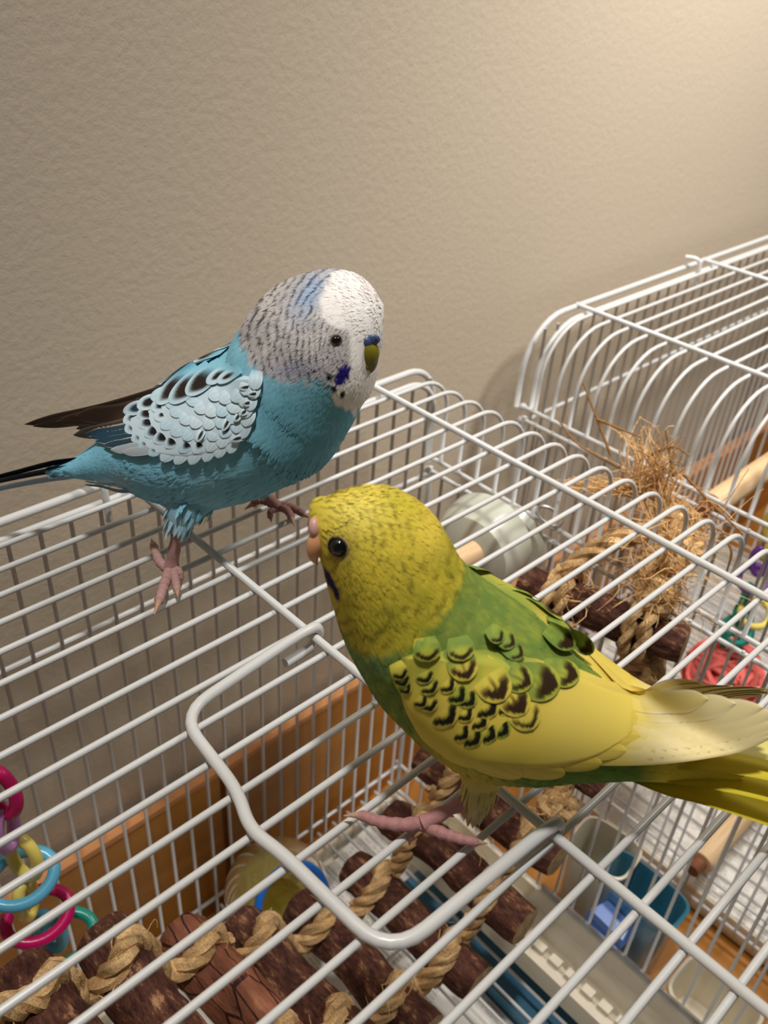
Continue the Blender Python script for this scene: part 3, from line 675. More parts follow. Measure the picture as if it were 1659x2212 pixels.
    def leaf(s, root, tip, wpx, style, layer, wing, bend=0.0, kind='covert', nm='feather', rootcol=None, fade=(.12, .5), sink=.006):
        root = np.asarray(root, float); tip = np.asarray(tip, float); ax = tip-root; Lp = np.linalg.norm(ax); ax = ax/Lp; pv = np.array([-ax[1], ax[0]])
        nu, nv = (16, 11) if kind == 'covert' else (22, 7)
        u = 1-(1-np.linspace(0, 1, nu))**1.35; v = np.linspace(-1, 1, nv); U, V_ = np.meshgrid(u, v, indexing='ij')
        if kind == 'covert': prof = np.where(u < .55, .72+.28*np.sin(PI/2*u/.55), np.sqrt(np.clip(1-((u-.55)/.452)**2, 0, 1)))
        else: prof = np.where(u < .75, .62+.38*np.sin(PI/2*np.clip(u/.5, 0, 1)), np.clip(1-((u-.75)/.252)**2.2, 0, 1))
        X = root[0]+ax[0]*U*Lp+pv[0]*(V_*prof[:, None]*wpx/2+bend*np.sin(PI*U)*Lp)
        Y = root[1]+ax[1]*U*Lp+pv[1]*(V_*prof[:, None]*wpx/2+bend*np.sin(PI*U)*Lp)
        off =   .0085+layer*.0007+.0007*(1-V_**2)*(.3+.7*U)+.0015*U-sink*(1-U)**3
        P = s.wpt(X, Y, off); c = style(U, V_)
        if rootcol is not None: c = lerpc(rootcol(X, Y), c, sst(fade[0], fade[1], U-.12*np.abs(V_)))
        if kind == 'covert': c = c*(1+.05*np.sin(V_*30+U*6)[..., None]*rng.uniform(.4, 1))
        for side, wg in ((1, wing[0]), (-1, wing[1])):
            if wg is None: continue
            Q = P if side > 0 else s.mir(P)[:, ::-1]; cq = c if side > 0 else c[:, ::-1]
            MB().grid(Q, col=cq).build(nm, m_feather if kind == 'covert' else m_feather_long, wg, loc=Q[nu//2, nv//2], colors=True)
    def wing_base(s, top, bot, colf, off=.010):
        n, k = 60, 34; A = crom(top, n); Bq = crom(bot, n); v = np.linspace(0, 1, k)
        X = A[:, None, 0]*(1-v)+Bq[:, None, 0]*v; Y = A[:, None, 1]*(1-v)+Bq[:, None, 1]*v
        U, V_ = np.meshgrid(np.linspace(0, 1, n), v, indexing='ij')
        edge = np.minimum(np.minimum(U/.10, (1-U)/.05), np.minimum(V_/.15, (1-V_)/.08)).clip(0, 1)
        P = s.wpt(X, Y, -.014+(off+.014)*np.sqrt(edge)); c = colf(X, Y, U, V_); out = []
        for sd in (1, -1):
            Q = P if sd > 0 else s.mir(P)[:, ::-1]
            out.append(MB().grid(Q, col=c if sd > 0 else c[:, ::-1]).build('wing', m_feather, s.root, colors=True))
        return out
    def eye(s, px, py, rpx, lid, both=True):
        P, Nn = s.hit(px, py); r = rpx*np.dot(P-CAM, FWD)/FPX
        for sd in ((1, -1) if both else (1,)):
            if sd > 0: p, nn = P, Nn
            elif s.hn is None: p, nn = s.mir(P), Nn-2*np.dot(Nn, s.n)*s.n
            else:
                q0 = P-2*np.dot(P-s.hc, s.hn)*s.hn; hit_ = s.bvh.find_nearest(Vector(q0)); p, nn = np.array(hit_[0]), np.array(hit_[1])
                if np.dot(nn, p-s.hc) < 0: nn = -nn
            e = MB().ball(p-nn*r*.30, r, 20, 14).build('eye', m_eye, s.root)
            a = np.cross(nn, [0, 0, 1.0]); a /= np.linalg.norm(a); b = np.cross(nn, a)
            for k_, (ra, rb_) in enumerate(((1.02, .11), (1.22, .10))):
                MB().tube([p+nn*r*(.12-.16*k_)+r*ra*(a*math.cos(t)+b*math.sin(t)*.9) for t in np.linspace(0, 2*PI, 33)[:-1]], r*rb_, 8, closed=True, col=np.broadcast_to(lin(lid[k_]), (32, 8, 3))).build('eyelid', m_foot, e, colors=True)
    def foot(s, tars, toes, colr, claw, mirror=False, z=.020):
        def bp(q): return on_z(q[0], q[1], q[2] if len(q) > 2 else z)
        def emit(f):
            mb = MB(); base = tars[1]
            a, b = tars[0], tars[1]; t = np.linspace(0, 1, 10)[:, None]; Q = f(a+(b-a)*t); d = np.dot(b-CAM, FWD)/FPX
            rad_ = np.array([tars[2]*(1.15-.3*math.sin(PI*x)+.10*math.sin(x*40)) for x in t[:, 0]])*d
            mb.tube(Q, rad_, 12, col=np.broadcast_to(lin(colr), (10, 12, 3)))
            o = mb.build('leg', m_foot, s.root, colors=True)
            for (pts, r0, r1, cl) in toes:
                m = MB(); K = 26; Q = np.array([bp(q) for q in pts]); Q[1:-1, 2] += .006; Q = f(crom(Q, K)); u = np.linspace(0, 1, K)
                rr_ = np.where(u < 1-cl, r0+(r1-r0)*u/(1-cl), r1*(.60*(1-(u-1+cl)/cl)+.10)); rr_ = rr_*(1+np.where(u < 1-cl, .09*np.sin(u*46), 0))
                cq = np.where((u < 1-cl)[:, None, None], lin(colr)*(1+.10*np.sin(u*60))[:, None, None], lin(claw)[None, None]); cq = np.broadcast_to(cq, (K, 10, 3))
                m.tube(Q, rr_*d, 10, col=cq); m.build('toe', m_foot, o, colors=True)
        emit(lambda Q: Q)
        if mirror: emit(lambda Q: s.mir(np.asarray(Q)))
    def thigh(s, pts, off, colf, mirror=True):
        C_ = np.array([on_plane(x, y, s.P0+s.n*off*f, s.n) for x, y, r, f in pts]); d = np.array([np.dot(c-CAM, FWD)/FPX for c in C_]); r = np.array([p[2] for p in pts])*d
        P = crom(C_, 16); R_ = crom(r[:, None], 16)[:, 0]
        for sd in ((1, -1) if mirror else (1,)):
            Q = P if sd > 0 else s.mir(P); mb = MB(); col = np.repeat(colf(np.linspace(0, 1, 16))[:, None], 18, 1)
            mb.tube(Q, R_, 18, col=col)
            n = 70; i = rng.integers(6, 15, n); th = rng.uniform(0, 6.28, n)
            T = np.gradient(Q, axis=0); T /= np.linalg.norm(T, axis=1)[:, None]
            for a, t in zip(i, th):
                x = np.cross(T[a], [.3, .2, .9]); x /= np.linalg.norm(x); y = np.cross(T[a], x); q = x*math.cos(t)+y*math.sin(t); w_ = np.cross(q, T[a])
                c0 = Q[a]+q*R_[a]*.98; l = .024; c = col[a, 0]*rng.uniform(.95, 1.05)
                mb.add([c0-w_*.004, c0+w_*.004, c0+T[a]*l*.6+w_*.003+q*.0006, c0+T[a]*l+q*.0006, c0+T[a]*l*.6-w_*.003+q*.0006], [(0, 1, 2, 3, 4)], c)
            mb.build('thigh', m_feather, s.root, colors=True)

# ---------------------------------------------------------------- blue bird
def blue_col(x, y):
    n1 = vnoise(x/9, y/9, 3); n2 = vnoise(x/26, y/26, 5); n3 = vnoise(x/4.0, y/4.0, 8)
    yb = np.interp(x, [430, 505, 525, 545, 575, 610, 650, 700, 714, 722, 738, 765, 800, 830], [640, 700, 755, 790, 812, 825, 822, 826, 842, 864, 880, 890, 885, 880])
    head = sst(7, -7, y-yb+(n1-.5)*26)
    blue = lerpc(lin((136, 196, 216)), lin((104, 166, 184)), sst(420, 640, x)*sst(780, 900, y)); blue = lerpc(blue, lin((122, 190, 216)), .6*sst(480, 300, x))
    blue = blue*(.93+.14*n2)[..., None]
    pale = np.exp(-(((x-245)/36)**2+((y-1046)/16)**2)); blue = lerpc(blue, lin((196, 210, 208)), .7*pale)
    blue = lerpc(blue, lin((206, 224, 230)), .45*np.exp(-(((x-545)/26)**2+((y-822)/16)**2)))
    white = lin((228, 222, 216)); c = lerpc(lin((178, 174, 174)), lin((204, 198, 194)), np.clip(n2*1.3-.1, 0, 1))
    cap = sst(-10, 12, x-np.interp(y, [580, 600, 640, 680, 702, 716, 740], [724, 714, 690, 688, 712, 752, 772])+(n1-.5)*16)
    tint = np.exp(-(((x-668-(640-y)*.45)/30)**2+((y-640)/48)**2)); c = lerpc(c, lin((140, 172, 208)), np.clip(tint*1.1*(.35+.8*n1), 0, .75))
    c = lerpc(c, lin((122, 132, 178)), .55*np.exp(-(((x-640)/60)**2+((y-800)/22)**2))*(.6+.6*n2))
    d = np.hypot(x-800, (y-742)*.92); per = np.interp(d, [60, 130, 280], [7.2, 8.8, 11.5]); ph = d/per+(n2-.5)*.9+(n1-.5)*.35
    bar = sst(.35, .85, np.sin(2*PI*ph)-.05)*(.35+.65*sst(.25, .5, n1)); throat = sst(-4, 8, x-np.interp(y, [770, 800, 830, 870], [772, 752, 716, 716]))*sst(775, 795, y)
    front = sst(748, 764, x)*sst(700, 712, y)
    clear = np.clip(np.maximum(np.maximum(cap, throat), front), 0, 1)
    c = lerpc(c, lin((58, 54, 58)), bar*.92*(1-clear)); c = lerpc(c, lin((246, 241, 236)), clear*.92)
    vi = sst(1.25, .75, np.hypot((x-737+(y-815)*.35)/15, (y-812)/25)+(n3-.5)*.7); c = lerpc(c, lin((34, 22, 112)), vi)
    for (sx, sy, rx, ry) in ((711, 816, 6.5, 7.5), (720, 841, 7, 8), (740, 853, 5.5, 8)): c = lerpc(c, lin((18, 15, 18)), sst(1.15, .8, np.hypot((x-sx)/rx, (y-sy)/ry)))
    return blue*(1-head)[..., None]+c*head[..., None]
bp0 = (on_z(365, 1235, .02)+on_z(598, 1090, .02))/2
blue_root = empty('budgerigar', (bp0[0], bp0[1], .0), 'blue budgerigar with white face and dark tail, facing right on the cage top', 'bird', 'budgerigars on the cage')
st = [(118, 1008, 120, 1027), (165, 987, 168, 1034), (215, 953, 212, 1041), (280, 898, 270, 1058), (350, 846, 330, 1084), (425, 801, 425, 1104), (490, 766, 522, 1086), (527, 742, 612, 1052), (545, 708, 688, 1008),
      (560, 674, 738, 942), (584, 638, 770, 888), (622, 608, 795, 850), (672, 589, 808, 812), (724, 583, 815, 775), (772, 595, 825, 735), (804, 621, 829, 698), (822, 648, 829, 668)]
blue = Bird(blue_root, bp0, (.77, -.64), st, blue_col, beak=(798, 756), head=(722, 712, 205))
inell = lambda x, y, cx, cy, rx, ry: ((x-cx)/rx)**2+((y-cy)/ry)**2 < 1
blue.plumage(24000, lambda x, y: np.interp(np.hypot(x-790, y-730), [40, 170, 260, 560, 620], [.0125, .015, .030, .028, .015]), lambda x, y: inell(x, y, 725, 735, 14, 11) | inell(x, y, 799, 750, 22, 30))
blue.wing_field(40, 600, 740, 1060)
WB = lin((208, 226, 234)); WBl = lin((168, 208, 226)); DK = lin((30, 26, 27)); TEALD = lin((42, 72, 90)); BRN = lin((48, 36, 28))
def bw(X, Y, U, V_):
    n = vnoise(X/16, Y/16, 9); return lerpc(WB, WBl, np.clip(.15+.9*n*sst(470, 560, X)+.4*sst(830, 790, Y), 0, 1))
wing = blue.wing_base([(556, 826), (528, 808), (480, 800), (430, 806), (385, 828), (330, 862), (288, 888), (268, 906)], [(556, 832), (545, 885), (528, 945), (484, 985), (411, 1000), (352, 992), (306, 972), (268, 912)], bw)
def plain(base, var=.0):
    return lambda U, V_: np.broadcast_to(base, U.shape+(3,))*(1+.06*np.sin(V_*22)[..., None])
def spot(base, dark, cu=.66, ru=.22, rv=.62, soft=.35):
    return lambda U, V_: lerpc(base, dark, sst(1+soft, 1-soft, np.sqrt(((U-cu)/ru)**2+(V_/rv)**2)))
def edged(base, edge, w_=.82):
    return lambda U, V_: lerpc(base, edge, sst(w_, w_+.1, np.abs(V_)))
rg = np.random.default_rng(5)
def bwroot(X, Y): return lerpc(bw(X, Y, 0, 0), blue_col(X, Y), sst(528, 552, X))
# dark far wing tip crossing behind, then near flight feathers
for k, (r0, t0, wd, ly) in enumerate((((430, 812), (52, 917), 26, -4.5), ((420, 828), (70, 921), 28, -4.0), ((400, 845), (120, 912), 34, -3.5), ((390, 862), (160, 900), 40, -3))):
    blue.leaf(r0, t0, wd, edged(BRN*(1+.2*k), lin((96, 78, 62)), .90), ly, (wing[0], None), -.035, 'flight', 'flight_feather')
for k, (r0, t0, wd) in enumerate((((360, 880), (158, 940), 30), ((360, 895), (182, 938), 26), ((360, 905), (192, 945), 24), ((360, 915), (205, 953), 22), ((365, 928), (222, 962), 22), ((370, 942), (238, 972), 22), ((380, 955), (262, 977), 20))):
    blue.leaf(r0, t0, wd, edged(TEALD if k < 5 else lin((170, 182, 190)), lin((214, 200, 178)), .72) if k else edged(lin((70, 62, 54)), lin((110, 100, 86)), .8), 0+k*.28, wing, -.05, 'flight', 'flight_feather')
# greater, median and lesser coverts in rows, from the tip of the wing to the shoulder
rows = [([(266, 890), (266, 912), (270, 932), (284, 952), (300, 968), (322, 984), (348, 996), (378, 1003), (411, 1004), (442, 998), (470, 990), (496, 980)], 64, 30, 0),
        ([(296, 880), (296, 900), (300, 922), (312, 942), (332, 956), (358, 968), (388, 978), (418, 980), (448, 976), (476, 968), (504, 960), (522, 948)], 58, 30, 1),
        ([(326, 862), (326, 884), (334, 906), (348, 926), (370, 940), (396, 950), (424, 954), (452, 952), (480, 946), (508, 936), (530, 922)], 54, 31, 2),
        ([(352, 852), (358, 876), (370, 898), (390, 914), (414, 924), (442, 926), (470, 924), (498, 916), (524, 904), (540, 888)], 50, 32, 3),
        ([(402, 868), (420, 886), (444, 896), (470, 898), (498, 892), (524, 880), (544, 862)], 48, 32, 4),
        ([(450, 858), (474, 868), (500, 866), (526, 854), (548, 842)], 44, 30, 5)]
marks = {0: {0: .55, 1: .6, 2: .7, 3: .6, 4: .6, 5: .5}, 1: {0: .5, 1: .9, 2: .95, 3: .95, 4: .95, 5: .9, 6: .5, 7: .3}, 2: {1: .5, 2: .35, 8: .3}, 3: {}}
for r_, (tips, ln, wd, ly) in enumerate(rows):
    for i, tp in enumerate(tips):
        f = i/(len(tips)-1); ang = math.radians(18+f*62+rg.normal()*4); dx, dy = -math.cos(ang), math.sin(ang)
        l = ln*rg.uniform(.9, 1.1); root = (tp[0]-dx*l, tp[1]-dy*l); base = lerpc(WB, WBl, np.array(rg.uniform(0, .55)))
        m_ = marks.get(r_, {}).get(i, 0)
        sty = spot(base, lerpc(DK, TEALD, np.array(.5*(r_ == 0 and i < 6))), .52, .20+.14*m_, .40+.42*m_*(r_ < 2), .3) if m_ else plain(base)
        blue.leaf(root, tp, wd*rg.uniform(.95, 1.1), sty, ly, wing, rg.normal()*.02, rootcol=bwroot, fade=(.05, .4), sink=.006 if r_ < 2 else .016)
# big dark-centred scapulars along the back, and short dark dashes at the shoulder
for (r0, t0, wd, cu, ru, rv, ly) in (((425, 790), (338, 872), 40, .62, .30, .72, 6), ((455, 790), (366, 870), 44, .62, .30, .74, 6.6), ((480, 784), (402, 852), 42, .60, .33, .74, 7.2), ((500, 790), (446, 828), 28, .6, .22, .4, 7.6), ((520, 796), (468, 826), 24, .6, .2, .35, 8)):
    blue.leaf(r0, t0, wd, spot(lerpc(WB, WBl, np.array(.4)), lin((44, 34, 28)), cu-.08, ru+.05, rv+.05, .22), ly, wing, rootcol=blue_col)
for (tx, ty, an, ln) in ((522, 838, 8, 34), (540, 852, 5, 32), (524, 893, 40, 22), (510, 906, 55, 26), (484, 926, 62, 42), (504, 950, 15, 36), (428, 950, 62, 40), (530, 872, 12, 24)):
    a = math.radians(an); dx, dy = -math.cos(a), math.sin(a)
    blue.leaf((tx-dx*ln, ty-dy*ln), (tx+dx*6, ty+dy*6), 15, spot(WB, DK, .62, .28, .48, .45), 8.0, wing, rootcol=bwroot, fade=(.05, .4), sink=.022)
# tail
def tail(bird, pts, w0, w1, style, tilt, nm='tail_feather', off=0.0, shift=0.0):
    A = np.array([on_plane(x, y, bird.P0+bird.n*off, bird.n) for x, y in pts]); A = crom(A, 26); T = np.gradient(A, axis=0); T /= np.linalg.norm(T, axis=1)[:, None]
    W_ = np.cross(T, np.cross(bird.n*math.cos(tilt)+np.array([0, 0, 1])*math.sin(tilt), T)); W_ /= np.linalg.norm(W_, axis=1)[:, None]
    u = np.linspace(0, 1, 26); v = np.linspace(-1, 1, 9); wd = (w0+(w1-w0)*u)*(.45+.55*sst(0, .3, u))*np.clip((1-u)/.10, 0, 1)**.5*np.dot(A[0]-CAM, FWD)/FPX/2
    U, V_ = np.meshgrid(u, v, indexing='ij'); Nn = np.cross(T, W_)
    P = A[:, None]+W_[:, None]*(wd[:, None]*V_)[..., None]-Nn[:, None]*(.18*wd[:, None]*V_**2)[..., None]+np.array([0, 0, shift])
    MB().grid(P, col=style(U, V_)).build(nm, m_feather_long, bird.root, colors=True)
NAVY = lin((20, 24, 44)); BLK = lin((16, 15, 18))
tail(blue, [(200, 1012), (120, 1020), (40, 1034), (-40, 1052)], 34, 22, edged(lin((140, 168, 186)), lin((170, 190, 200)), .8), .95, shift=-.010)
tail(blue, [(190, 1000), (110, 1014), (30, 1030), (-55, 1050)], 34, 20, edged(BLK, NAVY, .75), .95)
tail(blue, [(180, 994), (110, 1006), (40, 1024), (-30, 1042)], 26, 18, edged(NAVY, lin((70, 84, 130)), .8), 1.0, shift=.006)
tail(blue, [(300, 1040), (250, 1042), (205, 1038), (182, 1034)], 22, 9, edged(lin((150, 170, 180)), lin((226, 214, 200)), .6), 1.0, 'under_tail_feather', .05, -.004)
tail(blue, [(300, 1046), (255, 1046), (215, 1036), (180, 1034)], 26, 10, edged(lin((90, 140, 160)), lin((226, 214, 200)), .75), 1.0, 'under_tail_feather', .06, -.012)
# face
blue.eye(726, 735, 11.5, ((92, 78, 66), (150, 138, 124)))
def bill(bird, st_, colf, nm, mt=m_claw):
    P, _ = bird.hit(st_[0][0], st_[0][1]); off = np.dot(P-bird.P0, bird.n); C_ = np.array([on_plane(x, y, bird.P0+bird.n*(off+o), bird.n) for x, y, r, o in st_]); d = np.dot(P-CAM, FWD)/FPX
    Q = crom(C_, 22); R_ = crom(np.array([[q[2]*d] for q in st_]), 22)[:, 0].clip(.0008); u = np.linspace(0, 1, 22)
    return MB().tube(Q, R_, 18, col=np.repeat(colf(u)[:, None], 18, 1)).build(nm, mt, bird.root, colors=True)
bill(blue, [(792, 742, 20, -.012), (797, 757, 22.5, -.008), (799, 772, 20.5, -.006), (802, 786, 14.5, -.004), (803, 797, 7.5, -.004), (801, 805, 1.5, -.006)], lambda u: lerpc(lin((122, 112, 22)), lin((98, 88, 14)), u), 'beak')
bill(blue, [(788, 778, 9, -.010), (793, 792, 9, -.006), (796, 799, 4, -.004)], lambda u: lerpc(lin((120, 108, 40)), lin((100, 88, 24)), u), 'lower_beak')
P, Nn = blue.hit(797, 738); d = np.dot(P-CAM, FWD)/FPX; ce = RIGHT*.90+UP*.42; ce /= np.linalg.norm(ce)
mb = MB()
for k in (-1, 1): 
    q = P+ce*k*8*d+Nn*2*d
    t = mb.n; mb.ball((0, 0, 0), 1.0, 20, 12, col=lin((70, 88, 128))); V = mb.v[-1]; mb.v[-1] = q+V[:, :1]*ce*15*d+V[:, 1:2]*np.cross(ce, Nn)*16*d+V[:, 2:]*Nn*8.5*d
cere = mb.build('cere', m_claw, blue_root, colors=True)
q = P+ce*7*d+Nn*13*d+np.cross(ce, Nn)*0; pos, _ = blue.hit(803, 730)
MB().ball(q+UP*3.5*d, 2.6*d, 10, 8).build('nostril', m_eye, cere)
# legs
fcol, fclaw = (176, 138, 132), (186, 140, 120)
tq = on_plane(388, 1112, bp0+blue.n*.095, blue.n); blue.foot((tq, on_z(370, 1225, .024), 14.5), [([(370, 1222), (356, 1268), (346, 1298), (333, 1328)], 13, 9.5, .24), ([(373, 1226), (380, 1260), (384, 1290)], 11, 8.5, .16), ([(368, 1232), (346, 1220), (335, 1192), (327, 1164)], 12, 8.5, .16), ([(374, 1232), (388, 1240), (392, 1268, .0)], 9, 7, .2)], fcol, fclaw)
tq = on_plane(556, 1050, bp0-blue.n*.10, blue.n); blue.foot((tq, on_z(598, 1092, .024), 11), [([(596, 1091), (632, 1103), (672, 1120)], 11, 8, .18), ([(602, 1094), (622, 1110), (636, 1136)], 10, 7.5, .2), ([(594, 1091), (562, 1087), (528, 1100)], 10, 7, .2), ([(600, 1098), (584, 1112, .01), (586, 1128, -.01)], 8, 6, .2)], (150, 108, 100), fclaw)
blue.thigh([(442, 1000, 90, .40), (420, 1060, 66, .62), (397, 1108, 40, .88), (381, 1150, 19, 1.0)], .095, lambda u: lerpc(lin((100, 178, 206)), lin((176, 196, 200)), u**2), False)
blue.thigh([(560, 1010, 40, -.5), (556, 1040, 26, -.8), (566, 1058, 14, -1.0)], .095, lambda u: lerpc(lin((92, 168, 190)), lin((150, 180, 190)), u**2), False)

# ---------------------------------------------------------------- yellow-green bird
def yel_col(x, y):
    n1 = vnoise(x/11, y/11, 13); n2 = vnoise(x/34, y/34, 15); n3 = vnoise(x/5.0, y/5.0, 18)
    yb = np.interp(x, [640, 720, 742, 765, 800, 860, 920, 970, 1003, 1018, 1040], [1300, 1320, 1372, 1404, 1424, 1412, 1372, 1312, 1256, 1218, 1150])
    head = sst(9, -9, y-yb+(n1-.5)*34)*(x < 1040)
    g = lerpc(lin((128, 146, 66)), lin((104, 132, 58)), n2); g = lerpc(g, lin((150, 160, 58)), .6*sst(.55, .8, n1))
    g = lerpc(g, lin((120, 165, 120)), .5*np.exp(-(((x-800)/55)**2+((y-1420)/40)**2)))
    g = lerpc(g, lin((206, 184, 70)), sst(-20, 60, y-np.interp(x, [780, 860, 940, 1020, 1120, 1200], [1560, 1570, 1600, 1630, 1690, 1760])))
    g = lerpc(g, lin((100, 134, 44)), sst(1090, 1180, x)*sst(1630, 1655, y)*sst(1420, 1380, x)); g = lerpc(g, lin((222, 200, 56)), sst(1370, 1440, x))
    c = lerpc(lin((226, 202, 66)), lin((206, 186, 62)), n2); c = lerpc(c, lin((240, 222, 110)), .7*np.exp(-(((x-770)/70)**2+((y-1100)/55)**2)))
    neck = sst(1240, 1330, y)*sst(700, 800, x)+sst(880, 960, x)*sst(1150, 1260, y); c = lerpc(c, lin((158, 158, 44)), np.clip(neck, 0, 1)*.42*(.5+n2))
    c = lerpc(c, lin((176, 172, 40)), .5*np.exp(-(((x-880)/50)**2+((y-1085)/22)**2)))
    d = np.hypot(x-690, (y-1165)*.95); per = np.interp(d, [40, 150, 330], [12, 15, 20]); ph = d/per+(n2-.5)*.9+(n1-.5)*.45
    bar = sst(.2, .8, np.sin(2*PI*ph)-.05)*(.12+.88*sst(.36, .58, vnoise(x/13+40, y/9, 23)))
    clean = np.exp(-(((x-935)/34)**2+((y-1150)/48)**2)); st_ = np.interp(d, [30, 70, 300], [.35, .62, .60])
    c = lerpc(c, lin((84, 84, 26)), bar*st_*(1-.85*np.clip(clean*1.4, 0, 1))); c = lerpc(c, lin((234, 208, 84)), .75*clean)
    ring = np.exp(-(((x-738)/30)**2+((y-1190)/28)**2)); c = lerpc(c, lin((132, 116, 70)), .75*ring)
    yv = np.interp(y, [1225, 1245, 1262, 1278, 1296], [700, 708, 716, 726, 731]); vi = sst(1.3, .7, np.abs(x-yv)/np.interp(y, [1228, 1240, 1258, 1280, 1296], [2, 7, 9, 7, 4])+(n3-.5)*.6)*(y > 1226)*(y < 1297)
    c = lerpc(c, lin((36, 22, 84)), vi)
    return g*(1-head)[..., None]+c*head[..., None]
yp0 = on_z(915, 1778, .02)+np.array([.085, .05, 0])
yel_root = empty('budgerigar', (yp0[0], yp0[1], 0), 'yellow and green budgerigar with black scalloped wings, facing left, nearer than the blue one', 'bird', 'budgerigars on the cage')
st = [(1580, 1622, 1572, 1690), (1470, 1562, 1455, 1688), (1390, 1502, 1350, 1684), (1310, 1442, 1232, 1688), (1222, 1372, 1112, 1690), (1132, 1306, 1000, 1668), (1062, 1262, 905, 1604), (1010, 1224, 826, 1524), (988, 1198, 777, 1450),
      (974, 1176, 747, 1390), (956, 1143, 724, 1322), (926, 1103, 707, 1262), (882, 1070, 694, 1216), (826, 1050, 680, 1176), (768, 1053, 670, 1142), (720, 1074, 671, 1116), (696, 1094, 680, 1106)]
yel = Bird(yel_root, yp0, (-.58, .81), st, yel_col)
yel.plumage(22000, lambda x, y: np.interp(np.hypot(x-700, y-1165), [60, 240, 330, 800, 900], [.0135, .017, .028, .024, .013]), lambda x, y: inell(x, y, 729, 1181, 22, 20) | inell(x, y, 676, 1170, 17, 44) | inell(x, y, 688, 1100, 24, 22) | ((x > 1225) & (y > 1485) & (y < 1642)))
yel.wing_field(820, 1700, 1180, 1760)
yel.slope = lambda X, Y: .00030*(Y-1525)*sst(1390, 1560, X)
YW = lin((228, 202, 82)); YG = lin((150, 170, 60)); GR = lin((110, 138, 62)); YD = lin((52, 34, 16)); CRM = lin((232, 216, 160))
def yw(X, Y, U, V_):
    n = vnoise(X/24, Y/24, 19); c = lerpc(YW, YG, np.clip(.5*n+.5*sst(1560, 1440, Y)*sst(1220, 1100, X)-.25, 0, .8))
    c = lerpc(c, GR, sst(.20, .02, V_)*sst(.95, .5, U)*.8); return lerpc(c, lin((232, 208, 96)), sst(1130, 1230, X))
wing = yel.wing_base([(858, 1424), (905, 1404), (980, 1396), (1070, 1392), (1160, 1408), (1250, 1432), (1330, 1470), (1400, 1505)], [(856, 1440), (872, 1530), (915, 1610), (985, 1660), (1090, 1678), (1200, 1674), (1300, 1640), (1398, 1560)], yw, .012)
def cres(base, dark, a=.60, b=.93, shaft=0.0):
    def f(U, V_):
        e = np.where(U > .5, np.sqrt(((U-.5)/.5)**2+V_**2), np.abs(V_)*.8); k = sst(a-.10, a+.05, e)*sst(b+.04, b-.05, e)*sst(.42, .60, U)
        if shaft: k = np.maximum(k, shaft*sst(.10, .03, np.abs(V_))*sst(.1, .3, U))
        return lerpc(base, dark, k)
    return f
# long flight feathers, then large smooth coverts
for k, (r0, t0, wd, c1) in enumerate((((1250, 1640), (1672, 1590), 40, CRM*.92), ((1250, 1630), (1690, 1572), 42, CRM), ((1260, 1610), (1690, 1560), 46, CRM), ((1280, 1580), (1680, 1540), 56, CRM*1.02), ((1300, 1550), (1650, 1528), 60, CRM), ((1320, 1530), (1590, 1520), 56, CRM*.98), ((1330, 1512), (1530, 1510), 50, lerpc(CRM, YW, np.array(.4))))):
    yel.leaf(r0, t0, wd, edged(c1, lin((176, 158, 110)) if k < 3 else lin((240, 228, 184)), .86), 6+k*.5, wing, .03, 'flight', 'flight_feather', rootcol=lambda X, Y: yw(X, Y, .5, .5), fade=(.1, .35))
for (r0, t0, wd, ly) in (((1060, 1600), (1300, 1650), 60, 1), ((1080, 1570), (1352, 1622), 70, 1.4), ((1100, 1540), (1392, 1590), 76, 1.8), ((1130, 1500), (1420, 1550), 76, 2.2), ((1160, 1470), (1440, 1520), 64, 2.6), ((1000, 1610), (1220, 1672), 56, 1.2), ((960, 1600), (1130, 1676), 52, 1.4)):
    yel.leaf(r0, t0, wd, plain(lerpc(YW, CRM, np.array(rg.uniform(0, .15)))), ly, wing, .02, rootcol=lambda X, Y: yw(X, Y, .5, .5), fade=(.1, .6))
sm = [(872, 1478, 40, 34), (922, 1470, 40, 40), (934, 1492, 40, 44), (974, 1488, 44, 40), (998, 1512, 60, 46), (914, 1522, 40, 34), (930, 1532, 46, 40), (975, 1560, 75, 66), (1012, 1552, 50, 40), (1066, 1540, 70, 62), (1006, 1592, 55, 44), (1096, 1534, 50, 36), (1094, 1582, 58, 48), (1066, 1592, 60, 50), (1030, 1604, 60, 56), (868, 1462, 34, 34), (880, 1494, 36, 28), (1020, 1520, 56, 44), (1046, 1566, 60, 50)]
for i, (tx, ty, ln, wd) in enumerate(sorted(sm, key=lambda q: -(q[0]+q[1]*1.5))):
    a = math.radians(62-30*sst(900, 1100, np.array(float(tx)))+rg.normal()*6); dx, dy = math.cos(a), math.sin(a)
    yel.leaf((tx-dx*ln, ty-dy*ln), (tx+dx*7, ty+dy*7), wd*1.12, cres(lerpc(YW, YG, np.array(rg.uniform(.1, .9))), lin((26, 24, 12)), .47, .95), 3.4+i*.10, wing, rootcol=lambda X, Y: yw(X, Y, .5, .5), fade=(.15, .6))
big = [(1150, 1572, 88, 72, 60, .68, 0), (1132, 1540, 92, 70, 52, .34, .9), (1088, 1510, 96, 78, 55, .42, .9), (1012, 1466, 78, 66, 66, .52, .6), (1146, 1478, 80, 64, 25, .52, .6), (1206, 1482, 100, 84, 12, .25, .4), (1248, 1462, 78, 62, 14, .38, .3), (926, 1426, 50, 60, 80, .55, 0), (1000, 1424, 50, 60, 78, .55, 0)]
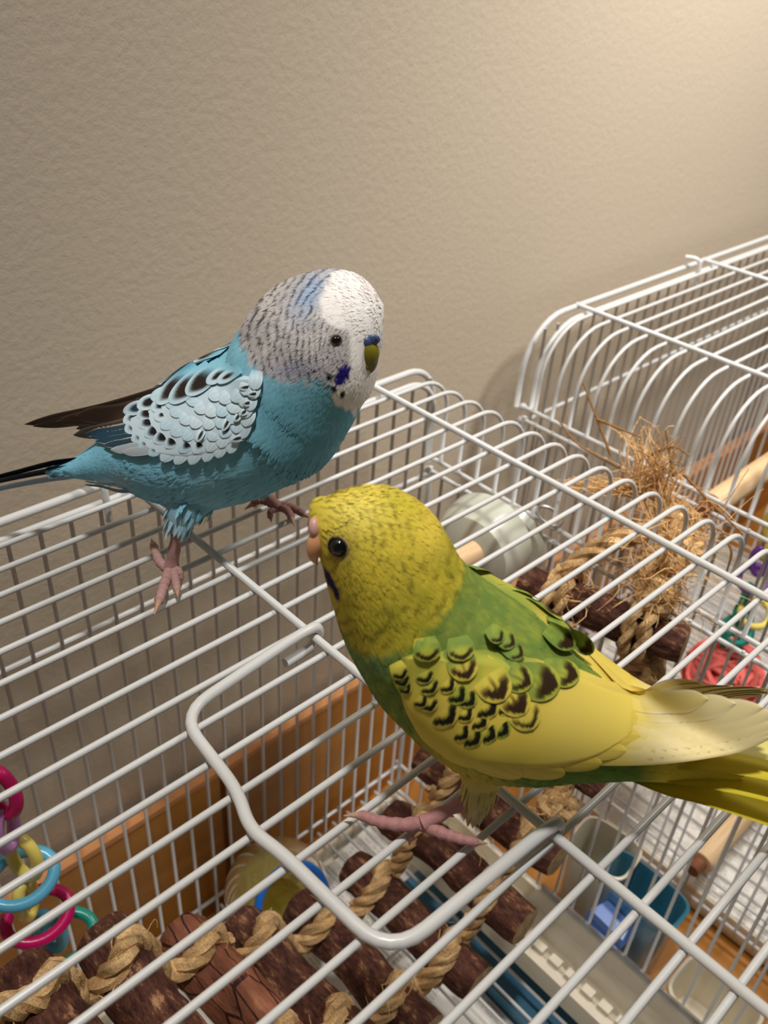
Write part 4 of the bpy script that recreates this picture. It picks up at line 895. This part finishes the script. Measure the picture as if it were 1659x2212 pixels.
for i, (tx, ty, ln, wd, an, a_, sh) in enumerate(big[::-1] if False else big):
    a = math.radians(an); dx, dy = math.cos(a), math.sin(a); base = lerpc(YW, YG, np.array(.2 if i < 4 else .75))
    yel.leaf((tx-dx*ln, ty-dy*ln), (tx+dx*4, ty+dy*4), wd, cres(base, YD, a_, .93, sh), 5.6+i*.35, wing if ty > 1440 else (wing[0], None), rootcol=yel_col if ty < 1500 else (lambda X, Y: yw(X, Y, .5, .5)), fade=(.25, .6))
for (tx, ty, ln, wd, an, a_) in ((1082, 1384, 40, 36, 50, .5), (1110, 1392, 44, 40, 30, .5), (1128, 1416, 46, 40, 30, .55), (1238, 1396, 70, 46, 35, .25), (1278, 1408, 60, 40, 40, .3)):
    a = math.radians(an); dx, dy = math.cos(a), math.sin(a)
    yel.leaf((tx-dx*ln, ty-dy*ln), (tx+dx*4, ty+dy*4), wd, cres(lerpc(GR, YG, np.array(.4)), YD, a_, .94), 5.0, (wing[0], None), rootcol=yel_col, fade=(.25, .6))
for k, (pts, w0, w1, c1, sh) in enumerate((([(1330, 1650), (1480, 1680), (1640, 1735), (1800, 1800)], 110, 70, lin((222, 204, 52)), -.006), ([(1340, 1640), (1500, 1655), (1660, 1695), (1840, 1760)], 120, 70, lin((232, 214, 60)), 0), ([(1350, 1630), (1500, 1630), (1660, 1660), (1840, 1720)], 110, 64, lin((226, 208, 66)), .006), ([(1380, 1620), (1540, 1612), (1680, 1640), (1800, 1680)], 66, 36, lin((232, 220, 130)), .010))):
    tail(yel, pts, w0, w1, edged(c1, c1*.82, .88), -.25, off=.010, shift=sh)
yel.eye(730, 1181, 21, ((16, 13, 10), (150, 132, 92)))
bill(yel, [(692, 1150, 18, -.010), (684, 1170, 21, -.006), (679, 1188, 18, -.004), (678, 1203, 12, -.004), (682, 1214, 6, -.004), (685, 1221, 1.5, -.004)], lambda u: lerpc(lin((222, 160, 120)), lin((226, 166, 92)), u), 'beak')
P, Nn = yel.hit(680, 1138); d = np.dot(P-CAM, FWD)/FPX
mb = MB(); mb.ball((0, 0, 0), 1.0, 20, 12, col=lin((206, 158, 150))); V = mb.v[-1]; mb.v[-1] = P+Nn*1*d+V[:, :1]*RIGHT*13*d+V[:, 1:2]*UP*22*d+V[:, 2:]*FWD*15*d
mb.build('cere', m_claw, yel_root, colors=True)
tq = on_plane(1022, 1722, yp0+yel.n*.075, yel.n)
yel.foot((tq, on_z(915, 1778, .026), 17), [([(922, 1776), (868, 1788), (815, 1780), (780, 1768), (742, 1762)], 17, 11, .20), ([(912, 1780), (955, 1806), (1010, 1822), (1054, 1822)], 16, 10, .17), ([(920, 1776), (950, 1760, .01), (980, 1764, -.01)], 13, 9, .2), ([(910, 1780), (890, 1800, .008), (884, 1826, -.012)], 12, 8, .2)], (176, 126, 124), (190, 156, 130), True)
yel.thigh([(1050, 1620, 70, .6), (1040, 1680, 48, .8), (1032, 1718, 30, .95), (1024, 1750, 22, 1.0)], .075, lambda u: lerpc(lin((206, 184, 66)), lin((214, 204, 170)), u**1.5))
